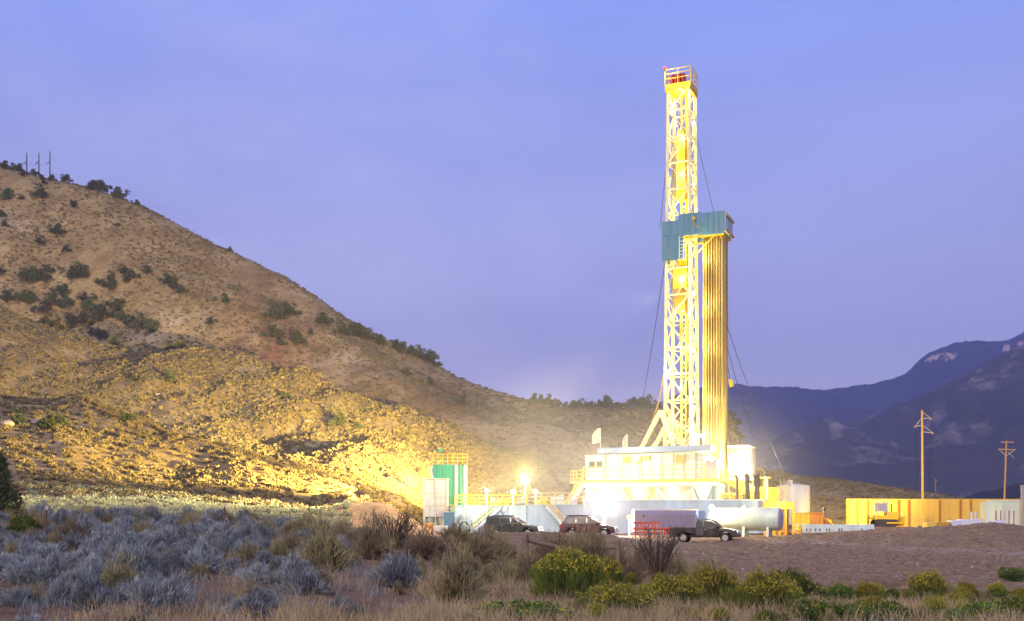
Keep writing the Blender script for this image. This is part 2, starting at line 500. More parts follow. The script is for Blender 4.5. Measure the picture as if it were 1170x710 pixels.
def ground_material(name):
    m = bpy.data.materials.new(name)
    m.use_nodes = True
    N, L = m.node_tree.nodes, m.node_tree.links
    b = N['Principled BSDF']
    b.inputs['Roughness'].default_value = 0.95
    b.inputs['Specular IOR Level'].default_value = 0.1
    geo = N.new('ShaderNodeNewGeometry')

    def noise(scale, detail=6, rough=0.65):
        n = N.new('ShaderNodeTexNoise')
        n.inputs['Scale'].default_value = scale
        n.inputs['Detail'].default_value = detail
        n.inputs['Roughness'].default_value = rough
        L.new(geo.outputs['Position'], n.inputs['Vector'])
        return n.outputs['Fac']

    def ramp(fac, stops):
        r = N.new('ShaderNodeValToRGB')
        e = r.color_ramp.elements
        while len(e) < len(stops):
            e.new(0.5)
        for k, (p, c) in enumerate(stops):
            e[k].position = p
            e[k].color = (*c, 1)
        L.new(fac, r.inputs['Fac'])
        return r.outputs['Color']

    def mix(fac, a, c):
        x = N.new('ShaderNodeMixRGB')
        if isinstance(fac, float):
            x.inputs['Fac'].default_value = fac
        else:
            L.new(fac, x.inputs['Fac'])
        L.new(a, x.inputs['Color1'])
        if isinstance(c, tuple):
            x.inputs['Color2'].default_value = (*c, 1)
        else:
            L.new(c, x.inputs['Color2'])
        return x.outputs['Color']

    def attr(n):
        a = N.new('ShaderNodeAttribute')
        a.attribute_name = n
        return a.outputs['Fac']
    soil = ramp(noise(0.9), [(0.25, (0.17, 0.105, 0.065)), (0.5, (0.29, 0.185, 0.12)), (0.78, (0.40, 0.28, 0.19))])
    bank = ramp(noise(2.2, 10, 0.85), [(0.32, (0.115, 0.07, 0.042)), (0.5, (0.29, 0.19, 0.115)), (0.68, (0.50, 0.36, 0.25))])
    hill = ramp(noise(0.06, 8, 0.7), [(0.28, (0.125, 0.085, 0.040)), (0.46, (0.215, 0.155, 0.072)), (0.60, (0.30, 0.225, 0.11)), (0.8, (0.44, 0.36, 0.22))])
    pale = (0.46, 0.37, 0.32)
    c = mix(attr('bank'), soil, bank)
    scree = N.new('ShaderNodeMapRange')
    scree.inputs['From Min'].default_value = 0.54
    scree.inputs['From Max'].default_value = 0.66
    scree.inputs['To Max'].default_value = 0.6
    L.new(noise(0.022, 9, 0.72), scree.inputs['Value'])
    hill = mix(scree.outputs['Result'], hill, (0.40, 0.33, 0.26))
    speck = N.new('ShaderNodeMapRange')
    speck.inputs['From Min'].default_value = 0.50
    speck.inputs['From Max'].default_value = 0.60
    speck.inputs['To Max'].default_value = 0.8
    L.new(noise(0.6, 8, 0.85), speck.inputs['Value'])
    hill = mix(speck.outputs['Result'], hill, (0.10, 0.078, 0.038))
    c = mix(attr('hill'), c, hill)
    c = mix(attr('track'), c, pale)
    c = mix(attr('path'), c, (0.14, 0.085, 0.06))  # footpath soil, and the painted shade in the gully
    c = mix(attr('red'), c, (0.20, 0.075, 0.06))
    L.new(c, b.inputs['Base Color'])
    bp = N.new('ShaderNodeBump')
    bp.inputs['Distance'].default_value = 0.35
    bp.inputs['Strength'].default_value = 1.0
    L.new(noise(2.6, 10, 0.75), bp.inputs['Height'])
    L.new(bp.outputs['Normal'], b.inputs['Normal'])
    return m


def sheet(name, mask, mats, attrs):
    """the faces of the height field where mask is true, as one mesh"""
    R, Cn = ZW.shape
    idx = np.arange(R * Cn).reshape(R, Cn)
    q = np.stack([idx[:-1, :-1], idx[:-1, 1:], idx[1:, 1:], idx[1:, :-1]], -1)[mask[:-1, :-1]]
    used = np.unique(q)
    remap = np.full(R * Cn, -1)
    remap[used] = np.arange(len(used))
    V = np.stack([XX.ravel(), YY.ravel(), ZW.ravel()], -1)[used]
    o = mesh_np(name, V, remap[q], mats, smooth=True)
    for n, a in attrs.items():
        at = o.data.attributes.new(n, 'FLOAT', 'POINT')
        at.data.foreach_set('value', a.ravel()[used].astype(np.float32))
    return o


hillattr = np.clip((YY - fy[None, :]) / 12 + 0.5, 0, 1)
bankattr = np.clip((U[None, :] - 560 + 30 * fbm(XX / 4, YY / 4, 3, 5)) / 50, 0, 1) * np.clip((YY - 46 + 3 * fbm(XX / 3, YY / 3, 3, 6)) / 4, 0, 1)
red = np.exp(-(((U[None, :] - 310) / 45) ** 2 + ((YY - 400) / 40) ** 2)) + 0.55 * np.exp(-(((U[None, :] - 590) / 120) ** 2 + ((YY - 360) / 45) ** 2))
red = np.clip(red * (0.75 + 1.3 * fbm(XX / 9, YY / 9, 4, 71)), 0, 1)
GM = ground_material('dry_earth')
ATT = {'hill': hillattr, 'bank': bankattr, 'track': np.clip(trkm * (0.55 + 1.3 * fbm(XX / 1.5, YY / 1.5, 3, 8)), 0, 1), 'path': np.clip(path_shade, 0, 1), 'red': red}
hm = (YY > fy[None, :]) & (YY < 905)
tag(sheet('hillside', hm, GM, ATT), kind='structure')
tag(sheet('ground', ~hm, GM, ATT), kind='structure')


# ------------------------------------------------------------------ far mountains
def mountain_mat(name, forest, bare, thr):
    m = bpy.data.materials.new(name)
    m.use_nodes = True
    N, L = m.node_tree.nodes, m.node_tree.links
    b = N['Principled BSDF']
    b.inputs['Roughness'].default_value = 0.95
    b.inputs['Specular IOR Level'].default_value = 0.05
    geo = N.new('ShaderNodeNewGeometry')
    mp = N.new('ShaderNodeMapping')
    mp.inputs['Rotation'].default_value = (0, 0, math.radians(35))
    mp.inputs['Scale'].default_value = (1, 0.35, 0.6)
    L.new(geo.outputs['Position'], mp.inputs['Vector'])
    n = N.new('ShaderNodeTexNoise')
    n.inputs['Scale'].default_value = 0.012
    n.inputs['Detail'].default_value = 10
    n.inputs['Roughness'].default_value = 0.68
    L.new(mp.outputs['Vector'], n.inputs['Vector'])
    r = N.new('ShaderNodeValToRGB')
    e = r.color_ramp.elements
    e[0].position, e[0].color = thr, (*forest, 1)
    e[1].position, e[1].color = thr + 0.14, (*bare, 1)
    L.new(n.outputs['Fac'], r.inputs['Fac'])
    at = N.new('ShaderNodeAttribute')
    at.attribute_name = 'cliff'
    mx = N.new('ShaderNodeMixRGB')
    mx.inputs['Color2'].default_value = (0.42, 0.30, 0.26, 1)
    n7 = N.new('ShaderNodeTexNoise')
    n7.inputs['Scale'].default_value = 0.035
    n7.inputs['Detail'].default_value = 8
    n7.inputs['Roughness'].default_value = 0.75
    L.new(geo.outputs['Position'], n7.inputs['Vector'])
    ad = N.new('ShaderNodeMath')
    ad.operation = 'MULTIPLY_ADD'
    ad.inputs[1].default_value = 1.6
    ad.inputs[2].default_value = -0.8
    L.new(n7.outputs['Fac'], ad.inputs[0])
    a2 = N.new('ShaderNodeMath')
    a2.operation = 'ADD'
    L.new(at.outputs['Fac'], a2.inputs[0])
    L.new(ad.outputs['Value'], a2.inputs[1])
    st = N.new('ShaderNodeMapRange')
    st.inputs['From Min'].default_value = 0.45
    st.inputs['From Max'].default_value = 0.6
    L.new(a2.outputs['Value'], st.inputs['Value'])
    L.new(st.outputs['Result'], mx.inputs['Fac'])
    L.new(r.outputs['Color'], mx.inputs['Color1'])
    L.new(mx.outputs['Color'], b.inputs['Base Color'])
    n4 = N.new('ShaderNodeTexNoise')
    n4.inputs['Scale'].default_value = 0.03
    n4.inputs['Detail'].default_value = 8
    L.new(geo.outputs['Position'], n4.inputs['Vector'])
    bp = N.new('ShaderNodeBump')
    bp.inputs['Distance'].default_value = 12
    L.new(n4.outputs['Fac'], bp.inputs['Height'])
    L.new(bp.outputs['Normal'], b.inputs['Normal'])
    return m


def mountain(name, crest, y_crest, y_foot, y_back, m, rough, u0, u1, du, seed, cliff=None):
    uu = np.arange(u0, u1, du)
    rows = 90
    t = np.concatenate([np.linspace(0, 1, rows), np.linspace(1.05, 1.6, 14)])
    yc = smooth_interp(uu, crest)
    V, cl = [], []
    zc = (HY - yc) * y_crest / F
    XXm = np.zeros((len(t), len(uu)))
    ZZm = np.zeros_like(XXm)
    YYm = np.zeros_like(XXm)
    for i, tt in enumerate(t):
        Y = y_foot + (y_crest - y_foot) * min(tt, 1) + (y_back - y_crest) * max(0, tt - 1) / 0.6
        h = zc * (tt ** 1.15) if tt <= 1 else zc * (1 - (tt - 1) / 0.6 * 0.9)
        XXm[i] = (uu - CX) * Y / F
        YYm[i] = Y
        ZZm[i] = h
    env = np.clip(np.minimum(t, 1.6 - t), 0, 1)[:, None]
    damp = 1 - 0.8 * np.exp(-((t[:, None] - 1) / 0.05) ** 2)
    sc = y_crest / 12
    rid = 1 - 2 * np.abs(fbm(XXm / sc + 0.3 * YYm / sc, YYm / (2.2 * sc), 5, seed))
    ZZm += env * damp * rough * (rid - 0.6) * np.clip(zc / 200, 0.1, 1.2)[None, :]
    ZZm += (9.0 if y_crest > 4000 else 3.0) * fbm(XXm / 14, YYm / 14, 2, seed + 4) * np.clip(t, 0, 1)[:, None]
    R, Cn = ZZm.shape
    idx = np.arange(R * Cn).reshape(R, Cn)
    q = np.stack([idx[:-1, :-1], idx[:-1, 1:], idx[1:, 1:], idx[1:, :-1]], -1).reshape(-1, 4)
    V = np.stack([XXm.ravel(), YYm.ravel(), (ZZm + CZ - 3).ravel()], -1)
    o = mesh_np(name, V, q, m, smooth=True)
    at = o.data.attributes.new('cliff', 'FLOAT', 'POINT')
    a = np.zeros_like(ZZm)
    if cliff is not None:
        pix = HY - ZZm / YYm * F
        for (cx, cyy, rx, ry) in cliff:
            a += np.exp(-(((uu[None, :] - cx) / rx) ** 4 + ((pix - cyy) / ry) ** 4)) * (t[:, None] <= 1.0)
        a *= np.clip(0.9 + 1.2 * fbm(XXm / 60, ZZm / 60, 3, 5), 0, 1)
    at.data.foreach_set('value', np.clip(a, 0, 1).ravel().astype(np.float32))
    return tag(o, kind='structure')


mountain('mountain', [(300, 560), (600, 510), (700, 480), (745, 466), (780, 450), (830, 440), (870, 441), (900, 443), (940, 445), (990, 440), (1015, 435), (1035, 427), (1047, 416), (1057, 406), (1075, 398), (1100, 391),
                      (1150, 389), (1172, 380), (1300, 350), (1600, 345), (2200, 400)], 5200, 2600, 7500,
         mountain_mat('forested_rock', (0.030, 0.036, 0.048), (0.075, 0.075, 0.085), 0.62), 130, 250, 2200, 2.5, 5,
         cliff=[(1080, 406, 16, 4.5), (1063, 411, 7, 4), (1150, 397, 5, 5), (1166, 393, 4, 4)])
mountain('mountain_spur', [(600, 585), (840, 555), (872, 520), (895, 506), (930, 492), (960, 482), (1000, 475), (1040, 468), (1070, 452), (1110, 430), (1170, 400), (1300, 360), (1600, 340), (2200, 450)], 3000, 1150, 4200,
         mountain_mat('scrubby_rock', (0.055, 0.056, 0.062), (0.22, 0.19, 0.18), 0.54), 130, 560, 2200, 4, 15)
mountain('low_ridge', [(1000, 590), (1080, 572), (1120, 560), (1150, 553), (1170, 550), (1300, 540), (1600, 560)], 1150, 760, 1500,
         mountain_mat('dark_scrub', (0.03, 0.028, 0.026), (0.06, 0.05, 0.045), 0.58), 25, 980, 1700, 5, 25)

# ------------------------------------------------------------------ the drilling rig (its own axes: a along the front, b to the rear, z up)
RO = Vector((19.35, 125.0, 0.0))
E1 = Vector((math.cos(math.radians(25)), -math.sin(math.radians(25)), 0))
E2 = Vector((math.sin(math.radians(25)), math.cos(math.radians(25)), 0))


def R(a, b, z):
    return RO + E1 * a + E2 * b + Vector((0, 0, z))


def RT(q):
    return R(q[0], q[1], q[2])


rig = thing('drilling_rig', 'tall floodlit land drilling rig with a lattice mast above its blue and white base', 'drilling rig', tuple(RO))

# --- mast
H0, H1 = 6.1, 50.4


def hw(z):
    return 1.55 - 0.32 * (z - H0) / (H1 - H0)


core = MB()
core.bar(R(-0.25, 0.9, H0), R(-0.25, 0.9, H1), 0.22)
core.bar(R(0.35, 0.9, H0), R(0.35, 0.9, H1), 0.22)
for k in range(30):
    z = H0 + 1 + k * 1.5
    core.bar(R(-0.25, 0.9, z), R(0.35, 0.9, z), 0.12)
mast = core.build('mast', 'yellow_paint', rig)
for sa, sb in ((-1, -1), (1, -1), (1, 1), (-1, 1)):
    mb = MB()
    mb.bar(R(sa * hw(H0), sb * hw(H0), H0), R(sa * hw(H1), sb * hw(H1), H1), 0.30)
    mb.build('mast_leg', 'mast_paint', mast)
lev = [H0 + 3.0 * k for k in range(16)]
for (p, q) in (((-1, -1), (1, -1)), ((1, -1), (1, 1)), ((1, 1), (-1, 1)), ((-1, 1), (-1, -1))):
    mb = MB()
    for k, z in enumerate(lev):
        if z > H1 - 0.2:
            break
        w = hw(z)
        A, B = R(p[0] * w, p[1] * w, z), R(q[0] * w, q[1] * w, z)
        mb.bar(A, B, 0.16)
        z2 = min(z + 3.0, H1)
        w2 = hw(z2)
        A2, B2 = R(p[0] * w2, p[1] * w2, z2), R(q[0] * w2, q[1] * w2, z2)
        if k % 2 == 0:
            mb.bar(A, B2, 0.13)
        else:
            mb.bar(B, A2, 0.13)
        mid = (A + B) * 0.5
        mid2 = (A2 + B2) * 0.5
        mb.bar(mid, A2 if k % 2 == 0 else B2, 0.09)
    mb.build('lattice_bracing', 'mast_paint', mast)
mb = MB()                                         # climbing ladder on the near corner, seen as a thin darker line
for s in (0.0, 0.42):
    mb.bar(R(1.72, -1.5 + s, H0), R(1.40, -1.25 + s, H1), 0.06)
for k in range(88):
    z = H0 + 0.5 * k
    f = (z - H0) / (H1 - H0)
    mb.bar(R(1.72 - 0.32 * f, -1.5 + 0.25 * f, z), R(1.72 - 0.32 * f, -1.08 + 0.25 * f, z), 0.035)
mb.build('mast_ladder', 'grey_steel', mast)

# --- hoisting gear inside the mast
mb = MB()
mb.box(-0.8, 0.8, -0.6, 0.6, 28.0, 30.2, RT)
mb.lathe([(0.2, 30.2), (0.55, 30.5), (0.55, 31.2), (0.2, 31.4)], 16, lambda q: R(q.x, q.y, q.z))
td = mb.build('top_drive', 'yellow_paint', rig, bevel=0.06)
mb = MB()
mb.box(-0.55, 0.55, -0.45, 0.45, 25.2, 28.0, RT)
mb.tube(R(0, 0, 22.0), R(0, 0, 25.2), 0.18)
mb.build('gear_housing', 'ochre_paint', td)
mb = MB()
mb.box(-0.5, 0.5, -0.35, 0.35, 38.0, 45.5, RT)
blk = mb.build('travelling_block', 'yellow_paint', rig, bevel=0.05)
for i in range(3):
    mb = MB()
    mb.lathe([(0.1, -0.06), (0.42, -0.08), (0.36, 0), (0.42, 0.08), (0.1, 0.06)], 18, lambda q, i=i: R(-0.3 + 0.3 * i + q.z, q.x, 45.7 + q.y))
    mb.build('sheave', 'ochre_paint', blk)
for k in range(6):
    mb = MB()
    a = -0.4 + 0.16 * k
    mb.tube(R(a, 0.1, 45.5), R(a, 0.1, 50.3), 0.03, n=5)
    mb.build('hoist_line', 'cable', rig)
mb = MB()
mb.tube(R(0, 0, 6.1), R(0, 0, 22.0), 0.09, n=8)
mb.build('drill_string', 'pipe_steel', rig)
mb = MB()
pts = [R(1.0, -1.0, 33.0), R(1.15, -1.1, 30), R(1.3, -1.2, 27), R(1.2, -1.2, 22), R(1.05, -1.2, 16), R(0.95, -1.2, 10)]
mb.path(pts, 0.11)
mb.build('mud_hose', 'dark_steel', rig)
mb = MB()
mb.path([R(-1.6, -1.6, 18), R(-2.1, -1.8, 15), R(-2.9, -2.0, 12.6), R(-2.7, -1.9, 11.4), R(-1.7, -1.7, 10.5)], 0.06)
mb.build('service_loop', 'ochre_paint', rig)

# --- crown
mb = MB()
mb.box(-1.5, 1.5, -1.5, 1.5, 50.4, 51.0, RT)
for a in (-1.3, -0.4, 0.5, 1.3):
    mb.box(a - 0.12, a + 0.12, -1.6, 1.6, 50.1, 50.4, RT)
crown = mb.build('crown_platform', 'yellow_paint', rig)
mb = MB()
cs = [(-1.5, -1.5), (1.5, -1.5), (1.5, 1.5), (-1.5, 1.5)]
for k in range(4):
    p, q = cs[k], cs[(k + 1) % 4]
    for h in (0.6, 1.15, 1.65):
        mb.bar(R(p[0], p[1], 51.0 + h), R(q[0], q[1], 51.0 + h), 0.07)
    for t in (0, 0.5):
        a, b = p[0] + (q[0] - p[0]) * t, p[1] + (q[1] - p[1]) * t
        mb.bar(R(a, b, 51.0), R(a, b, 52.6), 0.08)
mb.build('crown_railing', 'yellow_paint', crown)
for i in range(4):
    mb = MB()
    mb.lathe([(0.15, -0.08), (0.75, -0.1), (0.66, 0), (0.75, 0.1), (0.15, 0.08)], 22, lambda q, i=i: R(-0.9 + 0.42 * i + q.z, q.x - 0.2, 51.75 + q.y))
    mb.build('crown_sheave', 'red_paint', crown)
mb = MB()
mb.tube(R(-1.5, -1.5, 52.5), R(-1.5, -1.5, 52.8), 0.10)
bc = mb.build('beacon', 'dark_steel', crown)
mb = MB()
mb.lathe([(0.05, 0), (0.16, 0.04), (0.16, 0.2), (0.05, 0.3)], 12, lambda q: R(-1.5, -1.5, 52.8) + q)
mb.build('beacon_lens', 'beacon', bc)

# --- racking board with its blue wind walls
fl = MB()
fl.box(0.2, 1.9, -1.85, -1.6, 33.2, 33.35, RT)
for k in range(9):
    fl.box(2.75 + 0.3 * k - 0.03, 2.75 + 0.3 * k + 0.03, -1.75, 1.45, 33.2, 33.34, RT)
fl.box(0.3, 5.4, 1.4, 1.56, 33.2, 33.4, RT)
fl.box(0.3, 5.4, -1.86, -1.72, 33.2, 33.4, RT)
board = fl.build('racking_board', 'yellow_paint', rig)


def panel(a0, a1, b0, b1, z0, z1, name='wind_panel', m='blue_paint', par=board, ribs=0.0):
    mb = MB()
    mb.box(a0, a1, b0, b1, z0, z1, RT)
    if ribs:
        if abs(b1 - b0) < abs(a1 - a0):
            n = int(abs(a1 - a0) / ribs)
            for k in range(1, n):
                a = a0 + (a1 - a0) * k / n
                mb.box(a - 0.03, a + 0.03, b0 - 0.05, b0 - 0.001, z0, z1, RT)
        else:
            n = int(abs(b1 - b0) / ribs)
            for k in range(1, n):
                b = b0 + (b1 - b0) * k / n
                mb.box(a1 + 0.001, a1 + 0.05, b - 0.03, b + 0.03, z0, z1, RT)
    return mb.build(name, m, par, bevel=0.02, seg=1)


panel(-1.75, -0.15, -1.86, -1.72, 30.9, 33.7, ribs=0.8)
panel(-0.13, 0.75, -1.90, -1.76, 30.9, 33.7, ribs=0.45)
panel(-1.75, 0.32, -1.86, -1.72, 33.72, 35.35, ribs=0.7)
panel(0.34, 2.95, -2.30, -2.14, 33.4, 35.85, ribs=0.65)
panel(2.97, 5.46, -1.96, -1.80, 33.3, 35.8, ribs=0.62)
panel(5.38, 5.54, -1.79, 1.62, 33.5, 35.75, m='pale_blue', ribs=0.85)
panel(0.3, 5.37, 1.62, 1.76, 33.4, 35.7, ribs=0.8)
panel(-1.75, -1.62, -1.70, 1.6, 31.0, 35.3, ribs=0.8)
for z in (33.55, 35.2):
    mb = MB()
    mb.box(5.56, 5.68, -2.0, 1.8, z, z + 0.22, RT)
    mb.build('board_beam', 'ochre_paint', board)
mb = MB()
for s in (0, 0.5):
    mb.bar(R(0.35 + s, -2.05, 30.8), R(0.35 + s, -2.05, 34.2), 0.06)
for k in range(9):
    mb.bar(R(0.35, -2.05, 31 + 0.38 * k), R(0.85, -2.05, 31 + 0.38 * k), 0.05)
mb.build('board_ladder', 'white_steel', board)
mb = MB()
mb.tube(R(2.2, -2.35, 35.3), R(2.2, -2.65, 35.1), 0.16, 0.2, n=10)
mb.tube(R(2.2, -2.65, 35.1), R(2.35, -2.6, 34.3), 0.05)
mb.tube(R(2.35, -2.6, 34.3), R(2.75, -2.4, 34.1), 0.05)
mb.build('winch', 'ochre_paint', board)
mb = MB()
mb.bar(R(2.0, -1.9, 31.0), R(4.4, -1.8, 33.3), 0.09)
mb.build('board_brace', 'yellow_paint', board)

# --- mast shoes and raising legs
for b in (-2.3, 2.0):
    mb = MB()
    mb.bar(R(-4.1, b, 9.6), R(-1.75, b, 13.9), 0.42)
    mb.build('raising_leg', 'mast_paint', rig)
    mb = MB()
    mb.bar(R(-1.75, b, 13.9), R(-0.1, b, 9.4), 0.40)
    mb.bar(R(-1.85, b, 13.5), R(1.4, b, 11.5), 0.16)
    mb.bar(R(-1.2, b, 10.5), R(1.2, b, 10.5), 0.14)
    mb.bar(R(-3.0, b, 9.8), R(-1.2, b, 11.6), 0.10)
    mb.build('mast_foot', 'mast_paint', rig)

# --- floor, substructure
mb = MB()
mb.box(-10.4, 5.4, -4.5, 4.5, 5.75, 6.1, RT)
deck = mb.build('rig_floor', 'yellow_paint', rig, bevel=0.03, seg=1)


def railing(pts, h=1.1, step=2.2, r=0.06, m='yellow_paint', par=None, name='deck_railing', mids=2):
    mb = MB()
    for p, q in zip(pts[:-1], pts[1:]):
        p, q = Vector(p), Vector(q)
        n = max(1, int(round((q - p).length / step)))
        for k in range(mids + 1):
            hh = Vector((0, 0, h * (k + 1) / (mids + 1)))
            mb.bar(p + hh, q + hh, r)
        for k in range(n + 1):
            c = p.lerp(q, k / n)
            mb.bar(c, c + Vector((0, 0, h)), r * 1.15)
    return mb.build(name, m, par)


railing([R(-10.3, -4.4, 6.1), R(3.9, -4.4, 6.1)], h=1.5, step=2.4, r=0.07, par=deck, mids=2)
railing([R(-10.3, 4.3, 6.1), R(-10.3, -4.3, 6.1)], h=1.3, par=deck)
railing([R(5.3, -4.4, 6.1), R(5.3, -1.5, 6.1)], h=1.1, step=1.4, par=deck)
# the wind wall behind the railing and its blue roof
for k in range(9):
    a0 = -7.9 + 1.32 * k
    panel(a0 + 0.01, a0 + 1.31, -3.3, -3.16, 6.11, 9.05, name='wall_panel', m='pale_blue', par=deck)
    mb = MB()
    mb.box(a0 - 0.04, a0 + 0.04, -3.38, -3.302, 6.11, 9.05, RT)
    mb.build('wall_post', 'grey_steel', deck)
mb = MB()
for z in (7.35, 8.2):
    mb.box(-7.9, 3.95, -3.37, -3.303, z, z + 0.06, RT)
mb.build('wall_rail', 'grey_steel', deck)
mb = MB()
mb.box(-8.5, 4.6, -4.6, -2.6, 9.12, 9.75, RT)
for k in range(5):
    mb.box(-8.52 + 2.6 * k, -8.46 + 2.6 * k, -4.64, -4.602, 9.12, 9.75, RT)
roof = mb.build('windwall_roof', 'roof_blue', rig, bevel=0.03, seg=1)
for a in (-7.5, -3.5, 0.5, 4.0):
    mb = MB()
    mb.bar(R(a, -2.9, 6.1), R(a, -2.9, 9.12), 0.16)
    mb.build('roof_post', 'grey_steel', roof)
mb = MB()
mb.box(-10.35, -7.98, -3.5, 2.5, 6.11, 8.9, RT)
mb.box(-10.45, -7.95, -3.6, 2.6, 8.9, 9.05, RT)
hut = mb.build('control_cabin', 'white_steel', rig, bevel=0.04, seg=1)
for a in (-9.9, -9.0):
    mb = MB()
    mb.box(a, a + 0.7, -3.56, -3.502, 7.5, 8.3, RT)
    mb.build('cabin_window', 'glass_dark', hut)
for (a0, a1, z0, z1) in ((-5.8, -4.9, 8.0, 8.7), (-4.3, -3.6, 7.9, 8.8), (-3.5, -2.6, 8.3, 8.75), (0.4, 1.5, 7.9, 8.75)):
    mb = MB()
    mb.box(a0, a1, -3.62, -3.39, z0, z1, RT)
    mb.build('junction_box', 'ochre_paint', deck, bevel=0.02, seg=1)
mb = MB()
for s in (2.6, 3.3):
    mb.bar(R(s, -3.45, 6.1), R(s, -3.45, 9.0), 0.05)
for k in range(8):
    mb.bar(R(2.6, -3.45, 6.4 + 0.33 * k), R(3.3, -3.45, 6.4 + 0.33 * k), 0.045)
mb.build('wall_ladder', 'grey_steel', deck)
mb = MB()
mb.box(4.02, 5.25, -4.45, -3.2, 6.11, 8.1, RT)
for k in range(7):
    mb.box(4.06 + 0.17 * k, 4.13 + 0.17 * k, -4.5, -4.452, 6.2, 8.05, RT)
mb.build('radiator_cabinet', 'grey_steel', deck)

# substructure
mb = MB()
for b in (-4.2, 4.2):
    mb.box(-10.2, 5.2, b - 0.3, b + 0.3, 0.0, 0.7, RT)
    mb.box(-10.2, 5.2, b - 0.25, b + 0.25, 5.3, 5.74, RT)
sub = mb.build('substructure', 'pale_green', rig)
for a in (-9.9, -5.5, -1.6, 2.6, 4.8):
    for b in (-4.2, 4.2):
        mb = MB()
        mb.bar(R(a, b, 0.7), R(a, b, 5.3), 0.32)
        mb.build('substructure_column', 'pale_green' if a < 4 else 'blue_paint', sub)
for k, (a0, a1) in enumerate(((-9.9, -5.5), (-5.5, -1.6), (-1.6, 2.6), (4.8, 2.6))):
    mb = MB()
    mb.bar(R(a0, -4.25, 5.2), R((a0 + a1) / 2, -4.25, 2.6), 0.2)
    mb.bar(R((a0 + a1) / 2, -4.25, 2.6), R(a1, -4.25, 5.2), 0.2)
    mb.bar(R(a0 + 0.3, -4.1, 3.2), R(a1, -4.1, 3.4), 0.12)
    mb.build('substructure_brace', ('white_steel', 'yellow_paint', 'pale_blue', 'blue_paint')[k], sub)
for k in range(6):
    a0 = -10.0 + 2.5 * k
    panel(a0 + 0.02, a0 + 2.48, -3.4, -3.25, 0.1, 5.7, name='cladding_panel', m='white_steel', par=sub, ribs=1.25)
mb = MB()
mb.box(5.0, 5.15, -3.6, 3.8, 0.1, 5.7, RT)
mb.build('cladding_panel', 'pale_green', sub)
mb = MB()
mb.bar(R(-5.2, -4.4, 3.6), R(-5.2, -4.4, 5.7), 0.12)
mb.bar(R(-5.2, -4.4, 3.6), R(-6.6, -4.4, 2.8), 0.12)
mb.build('hang_off_arm', 'ochre_paint', sub)
# access steps at the left end of the floor
ls = MB()
for s in (-3.9, -2.9):
    ls.bar(R(-10.5, s, 5.9), R(-13.6, s, 1.2), 0.14, 0.26)
lst = ls.build('floor_steps', 'white_steel', rig)
for k in range(14):
    t = (k + 0.5) / 14
    if k % 1 == 0:
        ls = MB()
        c = R(-10.5 - 3.1 * t, -3.4, 5.9 - 4.7 * t)
        ls.bar(c + E2 * -0.48, c + E2 * 0.48, 0.24, 0.04)
        ls.build('tread', 'grey_steel', lst)
railing([R(-13.6, -4.0, 1.2), R(-10.5, -4.0, 5.9)], h=1.0, step=1.4, par=lst, name='handrail')
mb = MB()
mb.box(-11.9, -10.42, -4.3, -2.4, 5.8, 5.95, RT)
lp = mb.build('stair_landing', 'yellow_paint', rig)
railing([R(-10.45, -4.3, 5.95), R(-11.9, -4.3, 5.95), R(-11.9, -2.4, 5.95)], h=1.3, step=0.8, par=lp, name='landing_railing')

# doghouse
mb = MB()
mb.box(5.55, 7.75, -0.6, 3.2, 6.2, 9.7, RT)
mb.box(5.45, 7.9, -0.75, 3.3, 9.7, 9.85, RT)
for a in (5.65, 7.5):
    for b in (-0.4, 2.9):
        mb.bar(R(a, b, 0), R(a, b, 6.2), 0.22)
mb.box(5.3, 8.2, -0.9, 3.4, 6.0, 6.2, RT)
dog = mb.build('doghouse', 'white_steel', rig, bevel=0.03, seg=1)
for a in (5.85, 6.75):
    mb = MB()
    mb.lathe([(0.3, 0), (0.3, 0.04)], 18, lambda q, a=a: R(a + 0.2 + q.x, -0.605 - q.z, 7.9 + q.y))
    mb.build('porthole', 'ochre_paint', dog)
mb = MB()
mb.box(6.3, 6.95, -0.66, -0.602, 6.25, 7.2, RT)
dd = mb.build('door', 'grey_steel', dog)
mb = MB()
mb.box(6.38, 6.44, -0.72, -0.661, 6.7, 6.76, RT)
mb.build('door_handle', 'chrome', dd)
mb = MB()
mb.box(5.5, 7.8, -0.7, -0.602, 8.9, 9.65, RT)
mb.build('sign_band', 'yellow_paint', dog)

# main stairs on the right
st = MB()
for s in (-1.9, -0.9):
    st.bar(R(5.6, s, 5.9), R(12.2, s, 1.6), 0.14, 0.32)
stairs = st.build('staircase', 'yellow_paint', rig)
for k in range(20):
    t = (k + 0.5) / 20
    st = MB()
    c = R(5.6 + 6.6 * t, -1.4, 5.9 - 4.3 * t)
    st.bar(c + E2 * -0.5, c + E2 * 0.5, 0.28, 0.05)
    st.build('tread', 'ochre_paint', stairs)
railing([R(5.6, -1.95, 6.0), R(12.2, -1.95, 1.7)], h=1.05, step=1.5, r=0.08, par=stairs, name='handrail')
railing([R(5.6, -0.85, 6.0), R(12.2, -0.85, 1.7)], h=1.05, step=1.5, r=0.08, par=stairs, name='handrail')
mb = MB()
mb.box(5.5, 9.5, -3.6, -2.4, 3.2, 3.32, RT)
for a in (5.7, 7.5, 9.3):
    mb.bar(R(a, -3.5, 0), R(a, -3.5, 3.2), 0.14)
    mb.bar(R(a, -2.5, 0), R(a, -2.5, 3.2), 0.14)
pl = mb.build('walkway', 'yellow_paint', rig)
railing([R(5.5, -3.6, 3.32), R(9.5, -3.6, 3.32)], h=1.1, step=1.0, r=0.07, par=pl, name='walkway_railing')
mb = MB()
for a in (5.9, 6.6, 7.4):
    mb.lathe([(0.28, 0), (0.32, 0.1), (0.32, 1.0), (0.2, 1.2)], 12, lambda q, a=a: R(a, -3.0, 3.33) + q)
